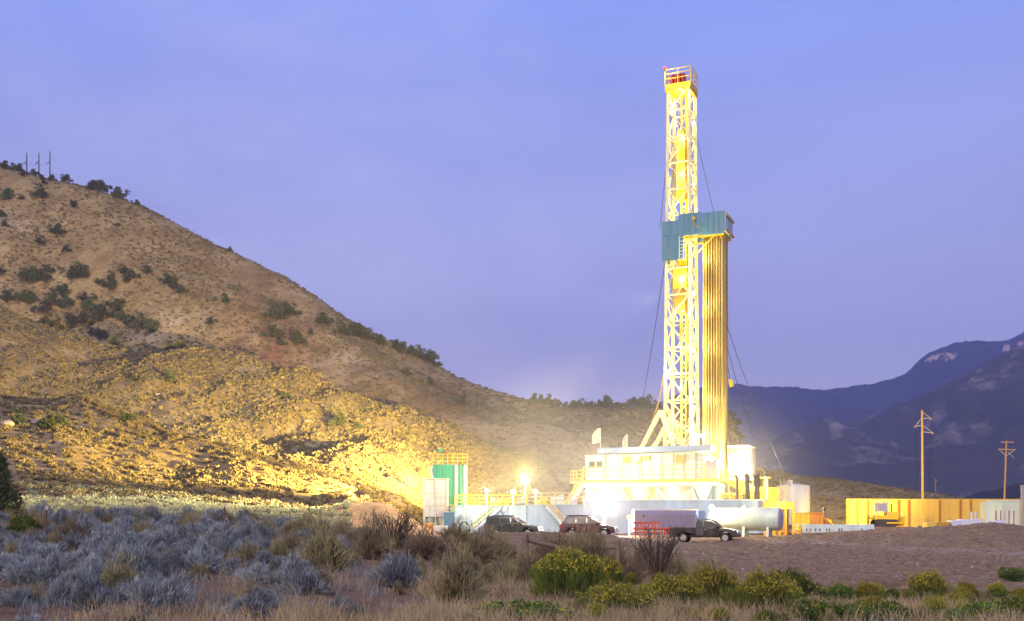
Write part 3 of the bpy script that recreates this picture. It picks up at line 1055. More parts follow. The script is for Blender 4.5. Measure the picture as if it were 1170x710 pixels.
mb.build('accumulator_bottle', 'ochre_paint', pl)

# exhaust stacks, flags, guy wires, tugger weight
for x, y0, y1, r, m in ((842.3, 546, 574, 0.14, 'dark_steel'), (854, 545, 574, 0.26, 'dark_steel'), (865, 545, 574, 0.30, 'dark_steel'), (876, 548, 574, 0.17, 'white_steel')):
    mb = MB()
    a, b = W(x, y0, 113.5), W(x, y1, 113.5)
    mb.tube(Vector((b.x, b.y, 2.4)), a, r, n=12)
    mb.tube(a, a + Vector((-0.25, -0.1, 0.25)), r * 1.05, r * 0.9, n=12)
    mb.build('exhaust_stack', m, rig, smooth=True)
for (x, yt, yb, wd) in ((686, 490, 520, 1.1), (717, 497, 515, 0.7)):
    Y = 127
    p, q = W(x, yb, Y), W(x, yt, Y)
    mb = MB()
    mb.tube(p, q, 0.05, n=6)
    fp = mb.build('flag_pole', 'white_steel', rig)
    V, Q = [], []
    n = 8
    for i in range(n + 1):
        t = i / n
        for k in range(2):
            hgt = (0.1 - 0.9 * t * t) if k == 0 else (-1.5 - 0.25 * math.sin(2 * t))
            V.append(q + Vector((-wd * t * 0.9, 0.18 * math.sin(5 * t), hgt)) - world_loc(fp))
    for i in range(n):
        Q.append((2 * i, 2 * i + 1, 2 * i + 3, 2 * i + 2))
    mesh_np('flag', [tuple(v) for v in V], Q, 'cloth_white', fp, smooth=True)


def catenary(a, b, sag, n=14):
    a, b = Vector(a), Vector(b)
    return [a.lerp(b, t / n) - Vector((0, 0, sag * 4 * (t / n) * (1 - t / n))) for t in range(n + 1)]


for (p, q, sg, r) in ((R(-1.9, 1.9, 36.0), W(726, 500, 131), 1.2, 0.035), (R(1.7, 0.5, 45.0), W(816, 245, 124), 0.1, 0.03), (R(-1.6, 1.8, 50.8), W(754, 262, 127.5), 0.2, 0.03),
                      (W(829, 368, 124), W(903, 556, 116), 0.8, 0.035), (W(829, 390, 124), W(868, 524, 124), 0.3, 0.03)):
    mb = MB()
    mb.path(catenary(p, q, sg), r, n=5)
    mb.build('guy_wire', 'cable', rig)
mb = MB()
mb.path([W(829, 405, 124), W(834, 434, 124)], 0.03, n=5)
tl = mb.build('tugger_line', 'cable', rig)
mb = MB()
c = W(835.3, 438, 124)
mb.tube(c + Vector((-0.1, 0, 0.42)), c + Vector((0.1, 0, -0.42)), 0.24, 0.26, n=10)
mb.build('tugger_weight', 'yellow_paint', tl)

# --- racked drill pipe: every stand leans in the board on its own
pid = 0
for i in range(8):
    for k in range(7):
        a, b = 2.9 + 0.3 * i, -1.15 + 0.38 * k
        mb = MB()
        ja, jb = random.uniform(-0.04, 0.04), random.uniform(-0.04, 0.04)
        base = R(a + ja, b + jb, 6.12)
        top = R(a, b, 33.9 + random.uniform(-0.3, 0.5))
        mb.tube(base, top, 0.085, n=8)
        for t in (0.33, 0.66):
            c = base.lerp(top, t)
            mb.tube(c - Vector((0, 0, 0.35)), c + Vector((0, 0, 0.35)), 0.115, n=8)
        o = mb.build('drill_pipe_stand', 'pipe_steel', None, smooth=True)
        o.location = base
        o.data.transform(Matrix.Translation(-base))
        tag(o, 'long brown stand of drill pipe racked upright beside the mast', 'drill pipe', 'stands of drill pipe racked in the rig')

# ------------------------------------------------------------------ lamps of the site
LAMPS = []
LP = 1.0


def lamp_point(p, watts, col=(1.0, 0.80, 0.36), r=0.2):
    l = bpy.data.lights.new('lamp_light', 'POINT')
    l.energy = watts * LP
    l.color = col
    l.shadow_soft_size = r
    o = bpy.data.objects.new('lamp_light', l)
    o.location = p
    COL.objects.link(o)
    return o


def lamp_spot(p, target, watts, ang=100, col=(1.0, 0.74, 0.25), r=0.4):
    l = bpy.data.lights.new('wash_spot', 'SPOT')
    l.energy = watts * LP
    l.color = col
    l.spot_size = math.radians(ang)
    l.spot_blend = 1.0
    l.shadow_soft_size = r
    o = bpy.data.objects.new('wash_spot', l)
    o.location = p
    d = Vector(target) - Vector(p)
    o.rotation_euler = d.to_track_quat('-Z', 'Y').to_euler()
    COL.objects.link(o)
    return o


def flood(p, par=None, watts=1500, size=0.35, lens='lamp_lens', face=(-0.15, -1, -0.15), col=(1.0, 0.80, 0.36), wide=None):
    """a floodlight: housing with a bright lens that faces the yard"""
    p = Vector(p)
    f = Vector(face).normalized()
    q = f.to_track_quat('Z', 'Y').to_matrix()
    T = lambda v: p + q @ Vector(v)
    s = size
    w = (wide or size)
    T2 = lambda v: T((v.x * w / s, v.y, v.z))
    mb = MB()
    mb.lathe([(s * 0.35, -s * 0.75), (s * 0.6, -s * 0.6), (s * 0.98, -s * 0.1), (s, 0)], 20, T2)
    h = mb.build('floodlight', 'dark_steel', par, smooth=True)
    mb = MB()
    mb.lathe([(s * 0.94, 0.004), (s * 0.85, s * 0.22), (s * 0.55, s * 0.42), (s * 0.08, s * 0.5)], 20, T2)
    mb.build('lamp_lens', lens, h, smooth=True)
    if watts:
        lamp_point(p + f * (s * 0.5 + 0.25), watts, col)
    return h


# in the mast
for z in (9.5, 13, 17, 21, 25, 29, 33, 37, 41, 45, 48, 49.7):
    lamp_point(R(0.3 if int(z) % 2 else -0.5, -0.75, z), 430 if z > 10 else 700, (1.0, 0.78, 0.24), 0.12)
for z in (14.5, 21, 27.5, 40, 47):
    flood(R(1.2, 0.9, z), mast, 0, 0.18, face=(-0.6, -0.6, -0.4))
for z in (9.0, 15, 21, 26, 31):  # points added in front of the pipe stands to brighten them
    lamp_point(R(3.2, -2.6, z), 420, (1.0, 0.78, 0.30), 0.12)
flood(W(797, 498, 123), mast, 1500, 0.25, wide=0.45)
flood(W(764, 424, 123.4), mast, 300, 0.15)
flood(W(677, 525, 127.5), rig, 6000, 0.28)
flood(W(702, 522, 121.3), rig, 1300, 0.24)
flood(W(727, 524, 119.6), rig, 350, 0.2)
flood(W(806, 524, 114.6), rig, 700, 0.2)
flood(W(813.5, 525, 114.3), rig, 700, 0.2)
flood(W(842, 526, 121), dog, 1500, 0.2, wide=0.6)
flood(W(855, 527, 121), dog, 4500, 0.25)
lamp_point(R(-0.9, -2.2, 52.2), 130, (1.0, 0.62, 0.22), 0.1)
lamp_point(R(1.0, -2.2, 49.6), 130, (1.0, 0.78, 0.24), 0.1)
# under the floor
for a in (-8, -4, 0, 3.5):
    lamp_point(R(a, -3.85, 4.9), 45, (1.0, 0.86, 0.5), 0.15)
lamp_point(R(8.5, -2.0, 5.5), 900, (1.0, 0.78, 0.25), 0.15)
lamp_point(R(6.5, -2.2, 8.8), 800, (1.0, 0.78, 0.25), 0.15)

# ------------------------------------------------------------------ tanks, silos and yard equipment
def px(x, Y):
    return (x - CX) * Y / F


def pz(y, Y):
    return CZ + (HY - y) * Y / F


def light_tower(x, y, Y, label, watts, size, lens='lamp_lens', col=(1.0, 0.80, 0.36), wide=None, spots=(), face=(-0.15, -1, -0.15)):
    p = W(x, y, Y)
    g = th(p.x, p.y)
    o = thing('light_tower', label, 'floodlight', (p.x, p.y + 0.5, g))
    mb = MB()
    mb.tube((p.x, p.y + 0.5, g), (p.x, p.y + 0.5, p.z + 0.2), 0.07, n=8)
    mb.bar((p.x, p.y + 0.5, p.z), (p.x, p.y + 0.02, p.z), 0.08)
    mb.box(p.x - 0.35, p.x + 0.35, p.y + 0.15, p.y + 0.85, g, g + 0.12)
    mb.build('pole', 'grey_steel', o)
    flood(p, o, watts, size, lens=lens, col=col, wide=wide, face=face)
    for tgt, w, ang, cc in spots:
        lamp_spot(p + Vector((0, 0, size + 0.4)), tgt, w, ang, cc)
    return o


def ribbed_box(name, label, cat, x0, x1, y0, Y, depth, m, rib=1.2, zb=None, lid=None):
    """steel tank with ribbed sides, its front at distance Y, from pixel columns x0 to x1, top at pixel row y0"""
    X0, X1, zt = px(x0, Y), px(x1, Y), pz(y0, Y)
    g = 0.0 if zb is None else zb
    o = thing(name, label, cat, ((X0 + X1) / 2, Y + depth / 2, g))
    mb = MB()
    mb.box(X0, X1, Y, Y + depth, g + 0.2, zt)
    n = max(2, int((X1 - X0) / rib))
    for k in range(n + 1):
        x = X0 + (X1 - X0) * k / n
        mb.box(x - 0.035, x + 0.035, Y - 0.06, Y - 0.001, g + 0.25, zt - 0.12)
    mb.build('tank_body', m, o)
    mb = MB()
    mb.box(X0 - 0.08, X1 + 0.08, Y - 0.1, Y + depth + 0.1, zt + 0.001, zt + 0.12)
    mb.build('top_rim', lid or m, o)
    mb = MB()
    mb.box(X0, X1, Y - 0.04, Y + 0.25, g, g + 0.199)
    mb.box(X0, X1, Y + depth - 0.25, Y + depth, g, g + 0.199)
    mb.build('skid', 'dark_steel', o)
    return o, X0, X1, zt


def steps(par, xt, yt, xb, yb, Y, width=0.9, m='pale_blue', rail='yellow_paint'):
    """flight of steel steps down the front of a tank"""
    a, b = W(xt, yt, Y), W(xb, yb, Y)
    b.z = max(b.z, 0.05)
    mb = MB()
    for s in (0, width):
        d = Vector((0, -s, 0))
        mb.bar(a + d, b + d, 0.1, 0.25)
    s_ = mb.build('steps', m, par)
    n = 9
    mb = MB()
    for k in range(n):
        c = a.lerp(b, (k + 0.5) / n)
        mb.bar(c, c + Vector((0, -width, 0)), 0.25, 0.04)
    mb.build('tread', 'grey_steel', s_)
    for s in (0, width):
        d = Vector((0, -s, 0))
        railing([a + d, b + d], h=0.95, step=1.6, r=0.06, par=s_, name='handrail', m=rail, mids=1)
    return s_


tank, X0, X1, zt = ribbed_box('mud_tank', 'long ribbed grey blue mud tank with steps, left of the rig behind the green wagon', 'tank', 520, 601, 579, 118, 3.0, 'tank_blue')
railing([(X0, 118.1, zt + 0.12), (X1, 118.1, zt + 0.12)], h=1.15, step=1.2, par=tank, name='tank_railing')
railing([(X0, 120.8, zt + 0.12), (X1, 120.8, zt + 0.12)], h=1.15, step=1.2, par=tank, name='tank_railing')
steps(tank, 572, 580, 541, 607, 117.7, m='tank_blue')
mb = MB()
mb.box(px(560, 119), px(566, 119), 118.9, 120, zt + 0.13, zt + 1.0)
mb.box(px(567.5, 119), px(572, 119), 118.9, 120, zt + 0.13, zt + 0.8)
mb.build('agitator_motor', 'tank_blue', tank, bevel=0.08)
mb = MB()
mb.box(px(575, 119), px(582, 119), 118.8, 120, zt + 0.13, zt + 0.75)
mb.box(px(561, 118.6), px(572, 118.6), 118.4, 118.7, zt + 0.13, zt + 0.45)
mb.build('valve_box', 'yellow_paint', tank, bevel=0.05)

tank, X0, X1, zt = ribbed_box('shaker_tank', 'ribbed grey blue shaker tank with pale steps, behind the maroon wagon', 'tank', 602.5, 668, 578, 118, 3.0, 'tank_blue')
railing([(X0, 118.1, zt + 0.12), (X1, 118.1, zt + 0.12)], h=1.3, step=1.6, par=tank, name='tank_railing', m='grey_steel', mids=2)
railing([(X0, 120.8, zt + 0.12), (X1, 120.8, zt + 0.12)], h=1.3, step=1.6, par=tank, name='tank_railing')
steps(tank, 624, 579, 647, 604, 117.7, m='pale_blue')
for x0, x1, h, m in ((613, 625, 0.9, 'yellow_paint'), (629, 645, 1.25, 'pale_green'), (649, 660, 0.8, 'white_steel')):
    mb = MB()
    A, B = px(x0, 119), px(x1, 119)
    mb.hexa([(A, 118.7, zt + 0.13), (B, 118.7, zt + 0.13), (B, 120.2, zt + 0.13), (A, 120.2, zt + 0.13), (A + 0.1, 118.8, zt + h * 0.7), (B - 0.1, 118.8, zt + h), (B - 0.1, 120.1, zt + h), (A + 0.1, 120.1, zt + h * 0.7)])
    mb.tube((A + 0.3, 118.6, zt + h * 0.5), (B - 0.3, 118.6, zt + h * 0.6), 0.12)
    mb.build('shale_shaker', m, tank, bevel=0.05, seg=1)
mb = MB()
A = px(588, 119)
mb.hexa([(A, 118.7, zt + 0.13), (px(601, 119), 118.7, zt + 0.13), (px(601, 119), 120.4, zt + 0.13), (A, 120.4, zt + 0.13), (A + 0.7, 118.7, zt + 1.0), (px(601, 119), 118.7, zt + 1.25), (px(601, 119), 120.4, zt + 1.25), (A + 0.7, 120.4, zt + 1.0)])
o = mb.build('centrifuge', 'violet_grey', None, bevel=0.06, seg=1)
tag(o, 'sloping grey purple centrifuge box on top of the mud tank', 'machine')

# long blue container band in front of the substructure
tank, X0, X1, zt = ribbed_box('suction_tank', 'very long low blue tank under the rig floor', 'tank', 668.5, 872, 572, 112.6, 2.4, 'tank_blue', rib=2.2, lid='pale_blue')
# green bulk tower
Y = 130
g = 0.0
o = thing('bulk_tower', 'tall green bulk tower with yellow top railing, behind the white silo', 'silo', (px(515, Y), Y, g))
zt = pz(531.5, Y)
mb = MB()
mb.box(px(495.5, Y), px(519, Y), Y - 1.2, Y + 1.6, 1.5, zt)
for k in range(7):
    x = px(496.5 + 3.6 * k, Y)
    mb.box(x - 0.04, x + 0.04, Y - 1.27, Y - 1.201, 1.6, zt - 0.1)
mb.build('tower_body', 'green_paint', o)
for x, m in ((521.6, 'pale_green'), (526.6, 'green_paint'), (532, 'white_steel')):
    mb = MB()
    mb.lathe([(0.10, 1.6), (0.27, 2.6), (0.275, zt - 0.2), (0.15, zt)], 18, lambda q, x=x: Vector((px(x, Y), Y - 0.9, 0)) + q)
    mb.build('bulk_pipe', m, o, smooth=True)
for x in (497, 508, 519, 533):
    mb = MB()
    mb.bar((px(x, Y), Y - 0.9, 0), (px(x, Y), Y - 0.9, 1.6), 0.2)
    mb.build('leg', 'green_paint', o)
railing([(px(495.5, Y), Y - 1.1, zt), (px(534.5, Y), Y - 1.1, zt)], h=1.25, step=0.6, par=o, name='tower_railing', r=0.07)
mb = MB()
for s in (-1, 1):
    mb.bar((px(504 + 7 * s, Y), Y - 1.0, zt - 0.2), (px(504, Y), Y - 0.8, zt + 1.75), 0.14)
mb.bar((px(500, Y), Y - 1.0, zt + 0.8), (px(508, Y), Y - 1.0, zt + 0.8), 0.12)
mb.box(px(502, Y), px(506, Y), Y - 1.1, Y - 0.7, zt + 1.5, zt + 1.9)
mb.build('hoist_frame', 'green_paint', o)
mb = MB()
mb.path([(px(494.5, Y), Y - 1.1, zt - 0.2), (px(493.5, Y), Y - 1.1, zt - 1.0), (px(496.5, Y), Y - 1.4, zt - 2.2), (px(507, Y), Y - 1.4, zt - 2.9), (px(512, Y), Y - 1.4, zt - 4.0)], 0.16)
mb.build('fill_pipe', 'pale_blue', o)

# white silo
Y = 122
o = thing('storage_silo', 'white square silo with a hopper bottom standing in front of the green tower', 'silo', (px(498, Y), Y, 0))
mb = MB()
X0, X1, zt = px(484.5, Y), px(512, Y), pz(548, Y)
zb = 1.9
for k in range(2):
    a = X0 + (X1 - X0) * k / 2
    b = X0 + (X1 - X0) * (k + 1) / 2
    mb.box(a + 0.02, b - 0.02, Y - 0.9, Y + 0.9, zb, zt)
mb.build('silo_body', 'white_steel', o, bevel=0.04, seg=1)
for k in range(2):
    c = X0 + (X1 - X0) * (0.27 + 0.46 * k)
    mb = MB()
    mb.lathe([(0.14, 0.7), (0.6, zb - 0.02)], 16, lambda q, c=c: Vector((c, Y - 0.2, 0)) + q)
    mb.build('hopper', 'pale_green' if k == 0 else 'white_steel', o, smooth=True)
for x in (X0 + 0.08, (X0 + X1) / 2, X1 - 0.08):
    for yy in (Y - 0.95, Y + 0.95):
        mb = MB()
        mb.bar((x, yy, 0), (x, yy, zt), 0.14)
        mb.build('leg', 'white_steel', o)
mb = MB()
mb.box(X0 - 0.1, X1 + 0.1, Y - 1.05, Y + 1.05, zt, zt + 0.08)
for z in (3.2, 4.6):
    mb.box(X0, X1, Y - 1.0, Y - 0.91, z, z + 0.08)
mb.build('silo_frame', 'white_steel', o)

# small blue pump box with caged motor
Y = 112
o = thing('pump_skid', 'small blue box with caged yellow motor at the foot of the white silo', 'pump', (px(514, Y), Y, 0))
mb = MB()
mb.box(px(507.5, Y), px(520, Y), Y - 0.6, Y + 0.6, 0, pz(585.5, Y))
mb.box(px(510.5, Y), px(516, Y), Y - 0.63, Y - 0.601, pz(596, Y), pz(591, Y))
mb.build('pump_housing', 'blue_paint', o, bevel=0.05)
mb = MB()
zt = pz(585.5, Y)
for (a, b) in ((-.4, -.4), (.4, -.4), (.4, .4), (-.4, .4)):
    mb.bar((px(513.5, Y) + a, Y + b, zt), (px(513.5, Y) + a, Y + b, zt + 0.75), 0.06)
mb.box(px(513.5, Y) - .45, px(513.5, Y) + .45, Y - .45, Y + .45, zt + 0.75, zt + 0.8)
mb.build('motor_cage', 'yellow_paint', o)
mb = MB()
mb.tube((px(511.5, Y), Y, zt + 0.35), (px(516, Y), Y, zt + 0.35), 0.24, n=14)
mb.build('motor', 'grey_steel', o)
Y = 110
mb = MB()
c = Vector((px(530.5, Y), Y, 0.0))
pts = [c + Vector((0.55 * math.cos(math.radians(t)), 0.05 * math.sin(t), 0.62 + 0.75 * math.sin(math.radians(t)))) for t in range(-60, 241, 15)]
mb.path(pts, 0.07)
tag(mb.build('suction_hose', 'dark_steel', None), 'dark hose looped up against the blue mud tank', 'hose')
Y = 108
o = thing('water_pump', 'squat white pump unit with an orange end beside the sagebrush', 'pump', (px(498, Y), Y, 0))
mb = MB()
mb.box(px(495, Y), px(511, Y), Y, Y + 1.2, 0.15, pz(601, Y))
mb.build('pump_housing', 'white_steel', o, bevel=0.12)
mb = MB()
mb.tube((px(484, Y), Y + 0.5, 0.75), (px(494.5, Y), Y + 0.5, 0.75), 0.5, n=16)
mb.build('pump_drum', 'orange_paint', o, smooth=True)
mb = MB()
mb.box(px(484, Y), px(511, Y), Y + 0.05, Y + 1.1, 0, 0.149)
mb.build('skid', 'dark_steel', o)

# two horizontal tanks in front of the rig
def dish_tank(name, label, m, x0, x1, yt, yb, Y, yaw, endm, sup):
    c = W((x0 + x1) / 2, (yt + yb) / 2, Y)
    r = (yb - yt) / 2 * Y / F
    L = (x1 - x0) * Y / F / math.cos(math.radians(yaw)) / 2 * 0.97
    ax = Vector((math.cos(math.radians(yaw)), -math.sin(math.radians(yaw)), 0))
    ay_ = Vector((math.sin(math.radians(yaw)), math.cos(math.radians(yaw)), 0))
    T = lambda q: c + ax * q.z + ay_ * q.x + Vector((0, 0, q.y))
    o = thing(name, label, 'tank', (c.x, c.y, 0))
    mb = MB()
    mb.lathe([(r * 0.99, -L + 0.001), (r, -L + 0.06), (r, L - 0.06), (r * 0.99, L - 0.001)], 36, T)
    for z in (-0.5, 0.0, 0.5):
        mb.lathe([(r * 1.001, z * L - 0.03), (r * 1.012, z * L - 0.02), (r * 1.012, z * L + 0.02), (r * 1.001, z * L + 0.03)], 36, T)
    mb.build('tank_shell', m, o, smooth=True)
    for s in (-1, 1):
        mb = MB()
        prof = [(r * math.cos(t * math.pi / 2 / 6), s * (L + 0.28 * r * math.sin(t * math.pi / 2 / 6))) for t in range(6)] + [(0.02, s * (L + 0.28 * r))]
        mb.lathe(prof, 36, T)
        e = mb.build('tank_end', endm, o, smooth=True)
    mb = MB()
    for z in (-0.7, 0, 0.7):
        p = c + ax * (z * L)
        mb.hexa([p + ax * sx * 0.12 + ay_ * sy * r * k + Vector((0, 0, h)) for (h, k) in ((-c.z, 0.9), (-r * 0.55, 0.75)) for (sx, sy) in ((-1, -1), (1, -1), (1, 1), (-1, 1))])
    mb.build('saddle', sup, o)
    mb = MB()
    p = c + Vector((0, 0, r))
    mb.tube(p - Vector((0, 0, 0.05)), p + Vector((0, 0, 0.18)), 0.3, n=14)
    mb.build('manhole', m, o)
    return o


o = dish_tank('cylinder_tank', 'big pale green cylindrical tank with a pinkish end, right of the black pickup', 'pale_green', 815, 888, 580.5, 606.5, 104, 24, 'violet_grey', 'pale_green')
Y = 104.0
o = thing('trailer_tank', 'pale violet trailer tank with a rounded roof behind the red rail rack', 'tank', (px(757, Y), Y, 0))
xa, xb = px(723, Y), px(797, Y)
prof = []
zt = pz(582, Y)
hw_ = 1.25
outl = [(-hw_, 0.75), (hw_, 0.75), (hw_, zt - 0.45), (hw_ * 0.8, zt - 0.12), (hw_ * 0.4, zt), (-hw_ * 0.4, zt), (-hw_ * 0.8, zt - 0.12), (-hw_, zt - 0.45)]
mb = MB()
mb.prism([(a, z) for a, z in outl], 0, xb - xa, lambda q: Vector((xa + q.y, Y + q.x, q.z)))
mb.build('tank_body', 'trailer_violet', o, bevel=0.05)
mb = MB()
mb.box(xa, xb, Y - 1.0, Y + 1.0, 0.5, 0.749)
for x in (xa + 0.8, xb - 2.6, xb - 1.3):
    mb.box(x - .08, x + .08, Y - 0.9, Y - 0.7, 0.0, 0.5)
mb.build('chassis', 'grey_steel', o)
for x in (xb - 2.6, xb - 1.4):
    mb = MB()
    mb.lathe([(0.2, -0.15), (0.48, -0.15), (0.5, -0.1), (0.5, 0.1), (0.48, 0.15), (0.2, 0.15)], 20, lambda q, x=x: Vector((x, Y - 0.95, 0.5)) + Vector((q.x, q.z, q.y)))
    mb.build('wheel', 'rubber', o)
mb = MB()
mb.tube((px(733.5, Y), Y - 1.25, pz(590, Y)), (px(733.5, Y), Y - 1.33, pz(590, Y)), 0.12, n=12)
mb.build('hatch', 'rust', o)
Y = 101.5
mb = MB()
mb.box(px(797.5, Y), px(806, Y), Y, Y + 1.0, 0.3, pz(584, Y))
for k in range(2):
    mb.box(px(798 + 7 * k, Y), px(798.6 + 7 * k, Y), Y + .2, Y + .4, 0.0, 0.3)
tag(mb.build('control_box', 'tank_blue', None, bevel=0.04), 'grey blue box between the violet trailer tank and the pale green cylinder', 'cabinet')

# red rack
Y = 99.0
o = thing('pipe_rack', 'low red steel rack of two rails and bars in front of the violet trailer tank', 'rack', (px(745, Y), Y, 0))
for x in (726, 737, 748, 759, 770):
    mb = MB()
    mb.bar((px(x, Y), Y, 0.0), (px(x, Y), Y, pz(597.5 if x < 757 else 603.5, Y)), 0.14)
    mb.build('rack_post', 'red_paint', o)
for x0, x1, y in ((723, 755, 597.5), (723, 771, 604), (723, 771, 608.5)):
    mb = MB()
    mb.bar((px(x0, Y), Y - 0.1, pz(y, Y)), (px(x1, Y), Y - 0.1, pz(y, Y)), 0.14)
    mb.build('rack_rail', 'red_paint', o)
mb = MB()
for x in range(728, 754, 4):
    mb.bar((px(x, Y), Y - 0.05, pz(598, Y)), (px(x, Y), Y - 0.05, pz(604, Y)), 0.09)
mb.build('rack_bars', 'red_paint', o)

# stop light boxes and small posts before the pink glare
Y = 106
mb = MB()
mb.bar((px(719, Y), Y, 0), (px(719, Y), Y, pz(592, Y)), 0.1)
o = mb.build('marker_post', 'white_steel', None)
o = tag(o, 'white post with a small yellow sign beside the violet trailer tank', 'post')
mb = MB()
mb.box(px(716.6, Y), px(721.4, Y), Y - 0.1, Y - 0.055, pz(593, Y), pz(589.3, Y))
mb.build('sign_plate', 'yellow_paint', o)

light_tower(690, 575, 105, 'brightest pinkish floodlight glaring low in front of the rig', 8000, 0.42, 'lamp_lens_pink', (1.0, 0.84, 0.72))
light_tower(813, 579.5, 103.7, 'floodlight on a short pole above the cab of the black pickup', 1000, 0.22)
HS = (1.0, 0.70, 0.20)
light_tower(600, 550, 123.5, 'large white floodlight on a pole behind the mud tanks', 2500, 0.40, wide=0.55, spots=[((-5, 260, 30), 0.5e5, 90, HS)])
light_tower(586, 562, 121.5, 'second floodlight, left of the largest one, over the mud tank', 1500, 0.24)
light_tower(556, 561, 115.0, 'smallest floodlight, over the left end of the mud tank railing', 1900, 0.2)
light_tower(612, 562, 121.5, 'floodlight low over the shaker tank, right of the largest one', 1200, 0.2)

# unseen spots added to brighten the hills, mostly hidden behind the rig and tower
lamp_spot((-7.4, 134.0, 8.3), (-86, 158, 15), 6.0e5, 58, HS)
lamp_spot((28.5, 140.0, 8.6), (80, 275, 9), 7.0e5, 56, HS)
lamp_spot((12.0, 137.0, 8.6), (-115, 250, 34), 5.0e5, 40, HS)
lamp_spot((14.0, 138.0, 8.6), (-95, 320, 50), 34.0e5, 54, HS)
lamp_spot((10.0, 138.0, 7.5), (-45, 280, 30), 8.0e5, 44, HS)
lamp_spot((-10.2, 120.6, 5.8), (-52, 92, 2.6), 2.0e5, 100, (1.0, 0.80, 0.36))
lamp_spot((px(518, 143), 143.0, 7.5), (-60, 160, 14), 0.22e5, 120, HS)
lamp_spot((px(528, 141), 141.0, 6.0), (-20, 165, 6), 0.10e5, 120, HS)
lamp_spot(R(-1.9, -1.9, 27.0), (-38, 84, 2.0), 2.6e5, 56, (1.0, 0.80, 0.36))
# ------------------------------------------------------------------ right of the rig
Y = 112.0
o = thing('pipe_shed', 'orange steel frame shed with open front beside the pale green cylinder', 'shed', (px(890, Y), Y, 0))
A, B = px(872.5, Y), px(908, Y)
zt, zm = pz(573.5, Y), pz(582, Y)
mb = MB()
mb.box(A, B, Y, Y + 2.6, zm, zt)
mb.build('shed_roof', 'orange_paint', o, bevel=0.03, seg=1)
for x in (A + 0.15, A + 1.1, B - 1.5, B - 0.9, B - 0.12):
    for yy in (Y + 0.15, Y + 2.4):
        mb = MB()
        mb.bar((x, yy, 0), (x, yy, zm), 0.2)
        mb.build('shed_post', 'orange_paint', o)
mb = MB()
for k in range(9):
    mb.bar((B - 1.5, Y + 0.15, 0.3 + 0.26 * k), (B - 0.9, Y + 0.15, 0.3 + 0.26 * k), 0.06)
mb.build('ladder', 'rust', o)
mb = MB()
mb.box(A + 0.1, B - 0.1, Y + 2.42, Y + 2.5, 0.1, zm)
mb.build('back_panel', 'wall_panel', o)
lamp_point(((A + B) / 2, Y - 2.0, 3.0), 700, (1.0, 0.72, 0.2), 0.15)

Y = 140.0
o = thing('water_tank', 'white upright round water tank right of the rig', 'tank', (px(906, Y), Y, 0))
mb = MB()
r = (925 - 888) / 2 * Y / F
zt = pz(556, Y)
mb.lathe([(r, 0), (r, zt), (r * 0.97, zt + 0.1), (0.3, zt + 0.35)], 40, lambda q: Vector((px(906.5, Y), Y, 0)) + q)
mb.build('tank_shell', 'white_steel', o, smooth=True)
mb = MB()
for k in range(9):
    t = math.radians(200 + 20 * k)
    c = Vector((px(906.5, Y) + r * .96 * math.cos(t), Y + r * .96 * math.sin(t), zt + 0.05))
    if k < 3:
        mb.bar(c, c + Vector((0, 0, 0.9)), 0.07)
mb.box(px(896, Y), px(902, Y), Y - r * .8, Y - r * .5, zt + 0.1, zt + 0.75)
mb.build('tank_hatch', 'white_steel', o)
mb = MB()
for s in (0, 0.5):
    mb.bar((px(890, Y) + s, Y - r * 0.62, 0.2), (px(890, Y) + s, Y - r * 0.62, zt + 0.6), 0.07)
for k in range(14):
    mb.bar((px(890, Y), Y - r * 0.62, 0.4 + 0.38 * k), (px(890, Y) + 0.5, Y - r * 0.62, 0.4 + 0.38 * k), 0.05)
mb.build('tank_ladder', 'yellow_paint', o)

Y = 120
o = thing('yellow_platform', 'yellow railed platform with steps between the rig stairs and the white water tank', 'platform', (px(884, Y), Y, 0))
zt = pz(574, Y)
mb = MB()
mb.box(px(868, Y), px(898, Y), Y, Y + 2, zt - 0.2, zt)
for x in (869, 883, 897):
    mb.bar((px(x, Y), Y + 0.1, 0), (px(x, Y), Y + 0.1, zt - 0.2), 0.16)
mb.build('deck', 'yellow_paint', o)
railing([(px(868, Y), Y, zt), (px(898, Y), Y, zt)], h=1.6, step=0.7, r=0.08, par=o, name='platform_railing', mids=3)
mb = MB()
mb.box(px(869, Y), px(893, Y), Y + 1.6, Y + 1.7, zt + 0.01, zt + 1.6)
mb.build('back_panel', 'yellow_paint', o)
mb = MB()
mb.bar((px(866, Y), Y - 0.2, pz(546, Y)), (px(880, Y), Y - 0.2, pz(546, Y)), 0.16)
mb.bar((px(873, Y), Y - 0.2, zt), (px(873, Y), Y - 0.2, pz(546, Y)), 0.1)
mb.build('lamp_arm', 'yellow_paint', o)

Y = 128
for (x0, x1, y0, m, lb) in ((909, 924.5, 587, 'yellow_paint', 'yellow steel box between the orange shed and the orange bin'), (925.5, 940, 586.5, 'orange_paint', 'orange steel bin right of the yellow box')):
    o = thing('steel_bin', lb, 'container', (px((x0 + x1) / 2, Y), Y + 1, 0))
    A, B, zt = px(x0, Y), px(x1, Y), pz(y0, Y)
    mb = MB()
    mb.box(A, B, Y, Y + 2, 0.15, zt)
    for k in range(4):
        x = A + (B - A) * k / 3
        mb.box(x - 0.05, x + 0.05, Y - 0.07, Y - 0.001, 0.15, zt)
    mb.build('bin_body', m, o)
    mb = MB()
    mb.box(A - 0.08, B + 0.08, Y - 0.1, Y + 2.05, zt + 0.001, zt + 0.1)
    mb.build('bin_rim', m, o)
    mb = MB()
    mb.box(A, B, Y + .1, Y + .3, 0, 0.149)
    mb.box(A, B, Y + 1.7, Y + 1.9, 0, 0.149)
    mb.build('skid', 'dark_steel', o)
Y = 130
mb = MB()
